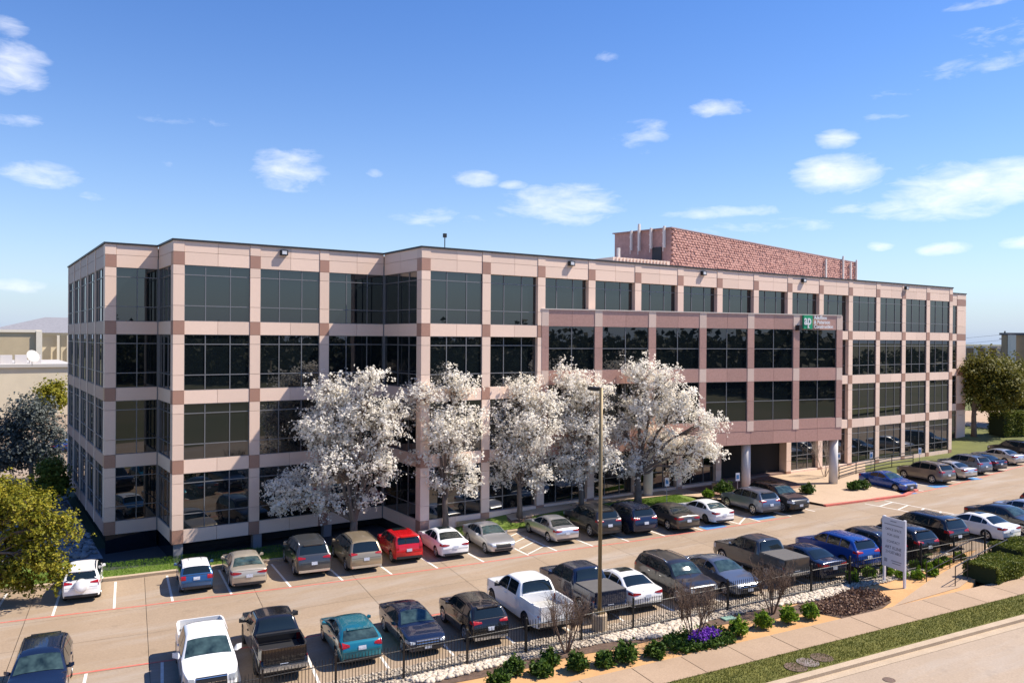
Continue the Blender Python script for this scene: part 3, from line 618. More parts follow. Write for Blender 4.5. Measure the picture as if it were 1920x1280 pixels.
#  profile: (metres from the nose, height of the centre line)
TYPES = {
 'sedan': dict(L=4.75, W=1.83, R=.325, fo=.88, ro=1.05, belt=(.90, .99), k=.62, T=[(0, .58), (.06, .70), (.30, .80), (1.20, .97), (1.38, 1.03), (2.10, 1.375), (2.55, 1.45), (3.1, 1.43), (3.45, 1.36), (4.12, 1.09), (4.55, 1.06), (4.70, 1.0), (4.75, .66)], ws=(1.42, 2.12), rw=(3.46, 4.10), sw=[(1.66, 2.55), (2.62, 3.35), (3.40, 3.72)], doors=[(1.5, 2.58), (2.60, 3.62)], tz=(.80, .96), ty=.42),
 'coupe': dict(L=4.60, W=1.80, R=.32, fo=.86, ro=.98, belt=(.88, 1.0), k=.66, T=[(0, .55), (.06, .68), (.35, .78), (1.15, .93), (1.35, .99), (2.15, 1.33), (2.6, 1.41), (3.05, 1.37), (3.95, 1.08), (4.4, 1.03), (4.55, .98), (4.60, .66)], ws=(1.38, 2.15), rw=(3.1, 3.92), sw=[(1.62, 2.6), (2.66, 3.35)], doors=[(1.5, 2.62), (2.64, 3.5)], tz=(.80, .95), ty=.42),
 'suv': dict(L=4.70, W=1.90, R=.365, fo=.90, ro=1.0, belt=(1.06, 1.16), k=.42, T=[(0, .66), (.06, .86), (.28, .97), (1.10, 1.12), (1.28, 1.18), (1.90, 1.58), (2.35, 1.68), (3.4, 1.68), (4.0, 1.62), (4.20, 1.57), (4.52, 1.16), (4.63, 1.02), (4.70, .70)], ws=(1.32, 1.92), rw=(4.20, 4.50), sw=[(1.55, 2.45), (2.52, 3.38), (3.45, 4.05)], doors=[(1.45, 2.48), (2.50, 3.50)], tz=(.98, 1.14), ty=.46),
 'bigsuv': dict(L=4.95, W=1.98, R=.38, fo=.95, ro=1.05, belt=(1.10, 1.18), k=.36, T=[(0, .70), (.06, .92), (.28, 1.03), (1.10, 1.17), (1.28, 1.22), (1.88, 1.64), (2.35, 1.75), (3.7, 1.75), (4.3, 1.70), (4.48, 1.66), (4.78, 1.2), (4.88, 1.05), (4.95, .72)], ws=(1.32, 1.9), rw=(4.48, 4.76), sw=[(1.56, 2.5), (2.57, 3.5), (3.57, 4.3)], doors=[(1.45, 2.53), (2.55, 3.55)], tz=(.98, 1.15), ty=.48),
 'minivan': dict(L=5.10, W=1.96, R=.345, fo=.98, ro=1.10, belt=(1.04, 1.10), k=.38, T=[(0, .62), (.06, .78), (.28, .88), (.95, 1.05), (1.15, 1.12), (1.95, 1.60), (2.45, 1.73), (3.9, 1.74), (4.55, 1.69), (4.72, 1.63), (4.98, 1.10), (5.05, 1.0), (5.10, .68)], ws=(1.18, 1.96), rw=(4.72, 4.96), sw=[(1.50, 2.5), (2.57, 3.65), (3.72, 4.5)], doors=[(1.40, 2.53), (2.55, 3.70)], tz=(1.0, 1.15), ty=.52),
 'box': dict(L=4.12, W=1.80, R=.345, fo=.80, ro=.76, belt=(1.0, 1.10), k=.34, T=[(0, .64), (.05, .84), (.22, .95), (.88, 1.06), (1.05, 1.12), (1.58, 1.52), (2.0, 1.61), (3.2, 1.61), (3.72, 1.58), (3.84, 1.53), (4.02, 1.1), (4.08, .98), (4.12, .66)], ws=(1.08, 1.6), rw=(3.84, 4.0), sw=[(1.36, 2.15), (2.22, 2.98), (3.05, 3.45)], doors=[(1.25, 2.18), (2.20, 3.05)], tz=(.84, 1.30), ty=.68),
 'mini': dict(L=3.75, W=1.69, R=.31, fo=.68, ro=.62, belt=(.94, 1.0), k=.40, T=[(0, .58), (.05, .76), (.22, .86), (.85, .95), (1.0, 1.0), (1.48, 1.33), (1.85, 1.41), (2.75, 1.40), (3.2, 1.36), (3.36, 1.31), (3.58, 1.0), (3.70, .88), (3.75, .62)], ws=(1.03, 1.5), rw=(3.34, 3.56), sw=[(1.25, 2.15), (2.22, 3.1)], doors=[(1.15, 2.25)], tz=(.74, .94), ty=.62),
 'hatch': dict(L=4.36, W=1.82, R=.325, fo=.88, ro=.84, belt=(.92, 1.06), k=.58, T=[(0, .58), (.06, .72), (.30, .82), (1.05, .98), (1.22, 1.05), (1.98, 1.40), (2.45, 1.48), (3.1, 1.45), (3.55, 1.38), (3.72, 1.33), (4.15, 1.04), (4.28, .95), (4.36, .66)], ws=(1.26, 2.0), rw=(3.68, 4.14), sw=[(1.52, 2.38), (2.45, 3.15), (3.2, 3.5)], doors=[(1.4, 2.40), (2.42, 3.35)], tz=(.80, 1.02), ty=.56),
 'pickup': dict(L=5.85, W=2.02, R=.40, fo=.98, ro=1.22, belt=(1.20, 1.24), k=.34, T=[(0, .78), (.06, 1.04), (.25, 1.14), (1.25, 1.24), (1.45, 1.29), (2.02, 1.74), (2.4, 1.90), (3.5, 1.91), (3.72, 1.85), (3.98, 1.34), (4.02, .95), (5.80, .94), (5.85, .66)], ws=(1.48, 2.06), rw=(3.74, 3.96), sw=[(1.72, 2.65), (2.72, 3.6)], doors=[(1.6, 2.68), (2.70, 3.72)], tz=(.95, 1.24), ty=.78),
}
WHEELS = {}
def wheel_mesh(Rw, dark):
    k = (Rw, dark)
    if k not in WHEELS:
        t = MB().lathe([(Rw*.66, -.10), (Rw*.93, -.115), (Rw, -.07), (Rw, .07), (Rw*.93, .115), (Rw*.66, .10)], 22, 'y').mesh('tyre', m_tyre, True)
        b = MB().lathe([(Rw*.69, -.085), (Rw*.66, -.10), (Rw*.60, -.075)], 22, 'y')
        b = MB(); n = 22; k0 = 0
        for (r, y) in ((Rw*.69, -.104), (Rw*.60, -.110), (Rw*.56, -.075)):
            for j in range(n): b.v.append((r*math.cos(2*math.pi*j/n), y, r*math.sin(2*math.pi*j/n)))
        for i in range(2):
            for j in range(n): b.f.append((i*n+j, i*n+(j+1) % n, (i+1)*n+(j+1) % n, (i+1)*n+j))
        for q in range(5):
            a = 2*math.pi*q/5+.3; ca, sa = math.cos(a), math.sin(a)
            pr = lambda r, w, y: (r*ca-w*sa, y, r*sa+w*ca)
            b.add([pr(.0, -.05, -.10), pr(Rw*.6, -.035, -.105), pr(Rw*.6, .035, -.105), pr(0, .05, -.10)], [(0, 1, 2, 3)])
        b.lathe([(.055, -.112), (.05, -.118)], 10, 'y')
        rim = b.mesh('rim', m_rimd if dark else m_rim); hub = MB().lathe([(Rw*.60, -.06), (Rw*.60, -.05)], 18, 'y').mesh('brake', m_under)
        WHEELS[k] = (t, rim, hub)
    return WHEELS[k]
def pchip(P):
    x = np.array([p[0] for p in P]); y = np.array([p[1] for p in P]); h = np.diff(x); d = np.diff(y)/h; m = np.zeros(len(x))
    for i in range(1, len(x)-1):
        if d[i-1]*d[i] > 0: w1, w2 = 2*h[i]+h[i-1], h[i]+2*h[i-1]; m[i] = (w1+w2)/(w1/d[i-1]+w2/d[i])
    m[0], m[-1] = d[0], d[-1]
    def f(t):
        t = min(max(t, x[0]), x[-1]); i = min(max(int(np.searchsorted(x, t))-1, 0), len(h)-1); u = (t-x[i])/h[i]
        return float((2*u**3-3*u*u+1)*y[i]+(u**3-2*u*u+u)*h[i]*m[i]+(-2*u**3+3*u*u)*y[i+1]+(u**3-u*u)*h[i]*m[i+1])
    return f
GEO = {}
def car_geo(kind):
    """meshes of one body style in car space: x from rear to front (nose at +L/2), y left, z up; shared by all cars of the style"""
    if kind in GEO: return GEO[kind]
    c = TYPES[kind]; L, W, Rw = c['L'], c['W'], c['R']; T = pchip(c['T']); sill = .24 if kind in ('sedan', 'coupe', 'hatch', 'mini') else .30
    if kind == 'pickup': sill = .38
    xf, xr = c['fo'], L-c['ro']; Ra = Rw*1.14
    def wid(x):
        a = min(x/.75, 1); b = min((L-x)/.55, 1); return W/2*min(.76+.24*math.sqrt(max(0, 1-(1-a)**2)), .86+.14*math.sqrt(max(0, 1-(1-b)**2)))
    def belt(x): b = c['belt'][0]+(c['belt'][1]-c['belt'][0])*x/L; return min(b, T(x)-.025)
    fzp = [(.15, .90), (.30, .955), (.50, .995), (.68, 1.0), (.80, .985), (1.0, .965), (1.3, .955)]
    def fz(z): return float(np.interp(z, [p[0] for p in fzp], [p[1] for p in fzp]))
    def ys(x, z): return wid(x)*fz(z)
    def zlow(x):
        for xc in (xf, xr):
            if abs(x-xc) < Ra: return Rw+math.sqrt(max(0, Ra*Ra-(x-xc)**2))
        e = min(x, L-x); return sill+max(0, .5-e)*.10
    def rail(x):
        B = belt(x); t = T(x); zr_ = max(B+.008, t-.075); return ys(x, B)*1.0-c['k']*(zr_-B)-.01, zr_
    def ztop(x, y): yr, zr_ = rail(x); q = min(abs(y)/max(yr, .01), 1); t = T(x); return t-(t-zr_)*q**3.2
    xs = set(np.round(np.linspace(0, L, 26), 3)) | {round(p[0], 3) for p in c['T']}
    for xc in (xf, xr):
        for a in np.linspace(0, math.pi, 13): xs.add(round(xc+Ra*math.cos(a)*.9999, 4))
        xs |= {round(xc-Ra-.012, 4), round(xc+Ra+.012, 4)}
    xs = sorted(x for x in xs if 0 <= x <= L)
    xs = [x for i, x in enumerate(xs) if i == 0 or x-xs[i-1] > .006]
    rings = []
    for x in xs:
        B = belt(x); zl_ = min(zlow(x), B-.03); yr, zr_ = rail(x); t = T(x); h = []
        for q in (0, .18, .42, .70, .90, 1.0): z = zl_+(B-zl_)*q; h.append((ys(x, z), z))
        h.append((yr+(h[-1][0]-yr)*.45, B+(zr_-B)*.58)); h.append((yr, zr_))
        for q in (.86, .55): h.append((yr*q, ztop(x, yr*q)))
        ring = [(L/2-x, y, z) for y, z in h]+[(L/2-x, 0, t)]+[(L/2-x, -y, z) for y, z in h[::-1]]
        rings.append(ring)
    b = MB(); n = len(rings[0])
    for r in rings: b.v += r
    for i in range(len(rings)-1):
        for j in range(n-1): b.f.append((i*n+j, i*n+j+1, (i+1)*n+j+1, (i+1)*n+j))
    b.f.append(tuple(range(n))[::-1]); k = (len(rings)-1)*n; b.f.append(tuple(k+j for j in range(n)))
    g = dict(c=c, L=L, W=W, Rw=Rw, xf=xf, xr=xr, body=b)
    u = MB().box(L/2-L+.35, L/2-.3, -W*.36, W*.36, .20, .62); 
    for xc in (xf, xr): u.box(L/2-xc-Ra, L/2-xc+Ra, -W*.44, W*.44, Rw*.9, Rw+Ra*.98)
    g['under'] = u
    def grid(fn, A, Bq, na, nb_):
        m = MB(); pts = [[fn(A(i/na), i/na, j/nb_) for j in range(nb_+1)] for i in range(na+1)]
        m.v = [p for r in pts for p in r]; m.f = [(i*(nb_+1)+j, i*(nb_+1)+j+1, (i+1)*(nb_+1)+j+1, (i+1)*(nb_+1)+j) for i in range(na) for j in range(nb_)]; return m
    def topwin(x0, x1, wf, off=.012):
        m = MB(); na, nb_ = 6, 10
        for i in range(na+1):
            x = x0+(x1-x0)*i/na; yr, zr_ = rail(x); sl = (T(x+.02)-T(x-.02))/.04; nn = 1/math.hypot(1, sl)
            for j in range(nb_+1):
                y = (2*j/nb_-1)*max(yr, .1)*wf; m.v.append((L/2-x+off*sl*nn, y, ztop(x, y)+off*nn))
        m.f = [(i*(nb_+1)+j, i*(nb_+1)+j+1, (i+1)*(nb_+1)+j+1, (i+1)*(nb_+1)+j) for i in range(na) for j in range(nb_)]; return m
    g['ws'] = topwin(c['ws'][0], c['ws'][1], .90); g['rw'] = topwin(c['rw'][0], c['rw'][1], .86)
    def sidewin(x0, x1, sg):
        m = MB(); na = 8; cols = []
        for i in range(na+1):
            x = x0+(x1-x0)*i/na; B = belt(x); yr, zr_ = rail(x); yb = ys(x, B); zb = B+.035; zt = zr_-.045
            if zt < zb+.03: continue
            col = []
            for q in (0, .5, 1):
                z = zb+(zt-zb)*q; f = (z-B)/max(zr_-B, .01)
                y = np.interp(f, (0, .58, 1), (yb, yr+(yb-yr)*.45, yr))+.012; col.append((L/2-x, sg*float(y), z))
            cols.append(col)
        for cl in cols: m.v += cl
        for i in range(len(cols)-1):
            for j in range(2):
                f = (i*3+j, (i+1)*3+j, (i+1)*3+j+1, i*3+j+1); m.f.append(f if sg < 0 else f[::-1])
        return m if len(cols) > 1 else None
    g['sw'] = [(w, sg) for sg in (1, -1) for w in [sidewin(a, e, sg) for a, e in c['sw']] if w]
    def sidepatch(x0, x1, z0, z1, sg, off, na=5, nb_=3):
        m = MB()
        for i in range(na+1):
            x = x0+(x1-x0)*i/na
            for j in range(nb_+1):
                za = max(z0, zlow(x)+.02); zb = min(z1, belt(x)-.01); z = za+(zb-za)*j/nb_; m.v.append((L/2-x, sg*(ys(x, z)+off), z))
        m.f = [((i*(nb_+1)+j, (i+1)*(nb_+1)+j, (i+1)*(nb_+1)+j+1, i*(nb_+1)+j+1) if sg < 0 else (i*(nb_+1)+j, i*(nb_+1)+j+1, (i+1)*(nb_+1)+j+1, (i+1)*(nb_+1)+j)) for i in range(na) for j in range(nb_)]
        return m
    g['doors'] = []
    for sg in (1, -1):
        for (a, e) in c['doors']:
            e2 = min(e, xr-.02) if e > xr-Ra else e
            d = sidepatch(a, e2, sill+.10, 1.3, sg, .007, 8, 5); hx = L/2-e2+.17; hz = belt(e2)-.13; g['doors'].append((d, (hx, sg*(ys(e2-.15, hz)+.02), hz)))
    # nose and tail surfaces: x where the centre line reaches height z
    def xend(z, front):
        if front:
            x = 0.
            while T(x) < z and x < L*.3: x += .01
        else:
            x = L
            while T(x) < z and x > L*.6: x -= .01
        return x
    def endpatch(y0, y1, z0, z1, front, off=.014, na=6, nb_=4, tp=0., up_=.5):
        m = MB()
        for i in range(na+1):
            for j in range(nb_+1):
                y = y0+(y1-y0)*i/na; sh = tp*(1-i/na); za_ = z0+(z1-z0)*sh*up_; zb_ = z1-(z1-z0)*sh*(1-up_); z = za_+(zb_-za_)*j/nb_; x = xend(z, front); s = 1
                # step inwards until the body is wide enough here
                for _ in range(90):
                    xi = x if front else x
                    if abs(y) <= ys(x, z)+.001 and z <= max(ztop(x, y), belt(x))+.004: break
                    x += .01 if front else -.01
                m.v.append((L/2-x+(off if front else -off), y, z))
        fs = [(i*(nb_+1)+j, (i+1)*(nb_+1)+j, (i+1)*(nb_+1)+j+1, i*(nb_+1)+j+1) for i in range(na) for j in range(nb_)]
        m.f = fs if (front == (y1 > y0)) else [f[::-1] for f in fs]; return m
    tz0, tz1 = c['tz']; hz = {'pickup': (.78, 1.02), 'bigsuv': (.74, .92), 'suv': (.70, .87), 'box': (.68, .86), 'minivan': (.64, .80), 'mini': (.60, .78)}.get(kind, (.58, .72)); tw = .30
    g['tail'] = []; g['head'] = []
    for sg in (1, -1):
        yo = ys(L-.06, (tz0+tz1)/2)*.99; yi = W/2*c['ty']
        t = endpatch(sg*yi, sg*yo, tz0, tz1, False, tp=0. if kind in ('box', 'pickup', 'mini') else .62, up_=.35); s = sidepatch(L-.34 if kind != 'pickup' else L-.10, L-.03, tz0+.01, tz1-.02, sg, .012, 3, 2); t.add(s.v, s.f); g['tail'].append(t)
        yo = ys(.10, sum(hz)/2)*.99; t = endpatch(sg*W*.30, sg*yo, hz[0], hz[1], True, tp=.2 if kind == 'pickup' else .6, up_=.4); s = sidepatch(.06, .42, hz[0]+.02, hz[1]+.02, sg, .012, 4, 2); t.add(s.v, s.f); g['head'].append(t)
    g['grille'] = endpatch(-W*.27, W*.27, hz[0]-(.20 if kind in ('pickup', 'bigsuv') else .12), hz[1]+.005, True); g['lowgrille'] = endpatch(-W*.33, W*.33, sill+.06, sill+.19, True)
    gz0, gz1 = hz[0]-(.20 if kind in ('pickup', 'bigsuv') else .12), hz[1]+.005; g['gbars'] = [endpatch(-W*.27, W*.27, gz0+(gz1-gz0)*f-.012, gz0+(gz1-gz0)*f+.012, True, .03, 6, 1) for f in (.2, .52, .9)]
    g['seam'] = [endpatch(-W*.42, W*.42, tz0-.16, tz0-.148, False, .010, 10, 1), endpatch(-W*.40, W*.40, tz1+.015, tz1+.027, False, .010, 10, 1)]
    g['rearbump'] = endpatch(-W*.43, W*.43, sill+.03, sill+.16, False, .016, 10, 2)
    g['fplate'] = endpatch(-.16, .16, hz[0]-.22, hz[0]-.06, True, .03, 2, 2); pz_ = {'sedan': .72, 'coupe': .72}.get(kind, .80)
    if kind in ('suv', 'bigsuv', 'minivan', 'hatch'): pz_ = .78
    g['rplate'] = endpatch(-.16, .16, pz_-.08, pz_+.08, False, .03, 2, 2)
    mz = belt(c['ws'][0]+.35); mx = L/2-c['ws'][0]-.36; my = ys(c['ws'][0]+.35, mz); ms = 1.5 if kind == 'pickup' else 1.
    g['mirror'] = []
    for sg in (1, -1): g['mirror'].append(MB().add([(mx-.07, sg*(my-.02), mz), (mx+.07, sg*(my-.02), mz), (mx+.09*ms, sg*(my+.10), mz-.01), (mx-.04, sg*(my+.20*ms), mz+.01), (mx-.07, sg*(my-.0), mz+.06), (mx+.04, sg*(my+.02), mz+.07), (mx+.07*ms, sg*(my+.10), mz+.15*ms), (mx-.04, sg*(my+.20*ms), mz+.13*ms)], [(0, 1, 2, 3), (4, 5, 6, 7), (0, 1, 5, 4), (1, 2, 6, 5), (2, 3, 7, 6), (3, 0, 4, 7)]))
    def railtube(sg):
        x0, x1 = c['ws'][1]+.25, c['rw'][0]-.15; pts = []
        for i in range(7): x = x0+(x1-x0)*i/6; yr, zr_ = rail(x); pts.append((L/2-x, sg*yr*.93, ztop(x, yr*.93)+(.055 if 0 < i < 6 else .0)))
        return MB().tube(pts, .022, 6)
    g['rails'] = [railtube(1), railtube(-1)]
    x0, x1 = c['ws'][1]+.18, c['ws'][1]+.85; g['sunroof'] = topwin(x0, x1, .62, .008)
    pr = lambda x, y: (L/2-x, y, ztop(x, y))
    g['roof'] = topwin(c['ws'][1]+.03, c['rw'][0]-.03, .97, .009)
    x = c['rw'][0]-.02; g['spoiler'] = MB().add([pr(x-.15, -W*.26), pr(x-.15, W*.26), (L/2-x-.14, W*.27, T(x)+.0), (L/2-x-.14, -W*.27, T(x)+.0), (L/2-x-.12, -W*.27, T(x)-.05), (L/2-x-.12, W*.27, T(x)-.05)], [(0, 1, 2, 3), (3, 2, 5, 4)])
    if kind == 'pickup':
        bs = []; x0 = 4.02
        for sg in (1, -1):
            m = MB(); na = 6
            for i in range(na+1):
                xx = x0+(L-.03-x0)*i/na; yo = ys(xx, 1.0); 
                for (y, z) in ((yo, .92), (yo*1.0, 1.15), (yo*.985, 1.33), (yo-.09, 1.33), (yo-.10, .92)): m.v.append((L/2-xx, sg*y, z))
            m.f = [((i*5+j, (i+1)*5+j, (i+1)*5+j+1, i*5+j+1) if sg < 0 else (i*5+j, i*5+j+1, (i+1)*5+j+1, (i+1)*5+j)) for i in range(na) for j in range(4)]
            m.f += [(0, 1, 2, 3, 4), tuple(na*5+j for j in (4, 3, 2, 1, 0))]; bs.append(m)
        g['bedsides'] = bs; yo = ys(L-.05, 1.0)-.09
        g['tailgate'] = MB().box(-L/2-.015, -L/2+.06, -yo, yo, .74, 1.33); g['bedfloor'] = MB().box(-L/2+.06, L/2-4.05, -yo, yo, .945, .965); g['bumper'] = MB().box(-L/2-.13, -L/2+.0, -W*.46, W*.46, .52, .68)
        g['cover'] = MB().box(-L/2+.03, L/2-4.03, -yo-.08, yo+.08, 1.332, 1.36); g['rack'] = MB().box(L/2-4.35, L/2-4.18, -yo-.06, yo+.06, 1.332, 1.42)
        g['fbumper'] = endpatch(-W*.40, W*.40, .50, .66, True, .05, 10, 2); g['headboard'] = MB().box(L/2-4.03, L/2-3.97, -yo, yo, .9, 1.36)
    meshes = {}
    g['_m'] = meshes; GEO[kind] = g; return g
def gm(g, key, mb, m, smooth=True):
    k = (key, m.name)
    if k not in g['_m']: g['_m'][k] = mb.mesh(key, m, smooth)
    return g['_m'][k]
def car(kind, col, near, heading, name, label, cat, opts='', sc=1., tilt=0.):
    """near = pixel of the near bumper's foot; heading +1: nose towards the building, -1: nose towards the camera"""
    g = car_geo(kind); L = g['L']*CS*sc; p = np.array(near if len(near) == 2 and abs(near[0]) < 200 and abs(near[1]) < 200 else bp(*near)[:2])
    d = E2*math.cos(tilt)+E1*math.sin(tilt); ctr = p+d*(L/2+.03); hd = d*heading; rz = math.atan2(hd[1], hd[0])
    root = empty(name, (ctr[0], ctr[1], zg(ctr[0])+.004), rz); root.scale = (CS*sc, CS*sc, CS*sc*{'suv': 1.05, 'bigsuv': 1.06, 'minivan': 1.03, 'pickup': 1.03}.get(kind, 1.))
    tag(root, label, cat, 'vehicles parked in the two rows' if cat != 'pickup' else 'vehicles parked in the two rows')
    pm = paint(*col) if isinstance(col, tuple) else col; dark = 'd' in opts; gl = m_cglass
    body = link('body', gm(g, 'body', g['body'], pm), root); link('underbody', gm(g, 'underbody', g['under'], m_under, False), root)
    link('windshield', gm(g, 'windshield', g['ws'], m_cglass2 if 'c' in opts else gl), root); link('rear_window', gm(g, 'rear_window', g['rw'], m_cglass2 if 'k' in opts else gl), root)
    for i, (w, sg) in enumerate(g['sw']): link('side_window', gm(g, 'side_window%d' % i, w, gl), root)
    for i, (dd, h) in enumerate(g['doors']):
        o = link('door', gm(g, 'door%d' % i, dd, pm), root); link('handle', gm(g, 'handle', MB().box(-.10, .10, -.018, .018, -.015, .015), m_chrome if 'h' in opts else pm, False), o, h)
    for i in (0, 1):
        link('taillight', gm(g, 'taillight%d' % i, g['tail'][i], m_tail, False), root); link('headlight', gm(g, 'headlight%d' % i, g['head'][i], m_head, False), root); link('mirror', gm(g, 'mirror%d' % i, g['mirror'][i], pm if 'd' not in opts else m_trim, False), root)
    gr = link('grille', gm(g, 'grille', g['grille'], m_trim, False), root)
    if 'g' in opts:
        for i in (0, 1, 2): link('grille_bar', gm(g, 'grille_bar%d' % i, g['gbars'][i], m_chrome, False), gr)
    link('lower_grille', gm(g, 'lower_grille', g['lowgrille'], m_trim, False), root)
    link('bumper_trim', gm(g, 'bumper_trim', g['rearbump'], m_chrome if 'b' in opts else m_trim, False), root)
    if kind != 'pickup':
        for i in (0, 1): link('panel_gap', gm(g, 'panel_gap%d' % i, g['seam'][i], m_trim, False), root)
    if 'p' in opts: link('licence_plate', gm(g, 'front_plate', g['fplate'], m_plate, False), root)
    link('licence_plate', gm(g, 'rear_plate', g['rplate'], m_plate, False), root)
    if 'r' in opts:
        for i in (0, 1): link('roof_rail', gm(g, 'roof_rail%d' % i, g['rails'][i], m_chrome if 'h' in opts else m_trim), root)
    if 's' in opts: link('sunroof', gm(g, 'sunroof', g['sunroof'], gl), root)
    if 'w' in opts: link('roof', gm(g, 'roof', g['roof'], paint('white', (.80, .80, .79), 0, .3)), root)
    if kind in ('suv', 'bigsuv', 'hatch', 'box') and 'n' not in opts: link('spoiler', gm(g, 'spoiler', g['spoiler'], pm, False), root)
    if kind == 'pickup':
        for i in (0, 1): link('bed_side', gm(g, 'bed_side%d' % i, g['bedsides'][i], pm, False), root)
        link('tailgate', gm(g, 'tailgate', g['tailgate'], pm, False), root); link('bed_floor', gm(g, 'bed_floor', g['bedfloor'], m_trim if 'o' in opts else mat('bed_grey', (.42, .41, .38), .7, noise=.3, nscale=4), False), root)
        link('bumper', gm(g, 'bumper', g['bumper'], m_chrome, False), root); link('headboard', gm(g, 'headboard', g['headboard'], pm, False), root)
        link('front_bumper', gm(g, 'front_bumper', g['fbumper'], m_chrome if 'g' in opts else pm, False), root)
        if 't' in opts: link('bed_cover', gm(g, 'bed_cover', g['cover'], mat('vinyl_cover', (.10, .095, .09), .7, noise=.15, nscale=3), False), root)
        if 'q' in opts: link('tool_box', gm(g, 'tool_box', g['rack'], m_trim, False), root)
    if 'e' in opts:
        sp = link('spare_wheel', gm(g, 'spare', MB().lathe([(.0, -.34), (.27, -.34), (.335, -.30), (.345, -.2), (.345, -.02)], 24, 'y'), pm), root, (-g['L']/2+.10, 0, .93), -math.pi/2)
    tm, rm, hb = wheel_mesh(g['Rw'], dark)
    for x in (g['xf'], g['xr']):
        for sg in (1, -1):
            w = link('wheel', tm, root, (g['L']/2-x, sg*(g['W']/2-.125), g['Rw']), 0 if sg < 0 else math.pi)
            link('rim', rm, w); link('brake', hb, w)
    return root
WHT = ('white', (.80, .80, .79), 0, .3); SIL = ('silver', (.56, .56, .57), .75, .32); BLK = ('black', (.012, .012, .014), .1, .18); NVY = ('navy', (.012, .022, .055), .4, .25)
GRY = ('gunmetal', (.085, .088, .092), .6, .3); TAN = ('tan', (.37, .30, .20), .55, .35); CHA = ('charcoal', (.035, .036, .04), .5, .28); BLU = ('blue', (.008, .06, .30), .35, .25); TEA = ('teal', (.015, .19, .26), .5, .28)
RED = ('red', (.55, .008, .012), .1, .25); BEI = ('beige', (.52, .46, .36), .5, .33); MIN = ('mini_blue', (.03, .10, .24), .4, .28); BRZ = ('bronze', (.095, .085, .075), .6, .3); SLB = ('slate_blue', (.14, .17, .23), .6, .3); TAU = ('taupe', (.20, .175, .155), .6, .3)
nm = {'sedan': 'sedan', 'coupe': 'sedan', 'suv': 'suv', 'bigsuv': 'suv', 'minivan': 'minivan', 'box': 'hatchback_car', 'mini': 'compact_car', 'hatch': 'hatchback_car', 'pickup': 'pickup_truck'}
ct = {'sedan': 'car', 'coupe': 'car', 'suv': 'car', 'bigsuv': 'car', 'minivan': 'minivan', 'box': 'car', 'mini': 'car', 'hatch': 'car', 'pickup': 'pickup truck'}
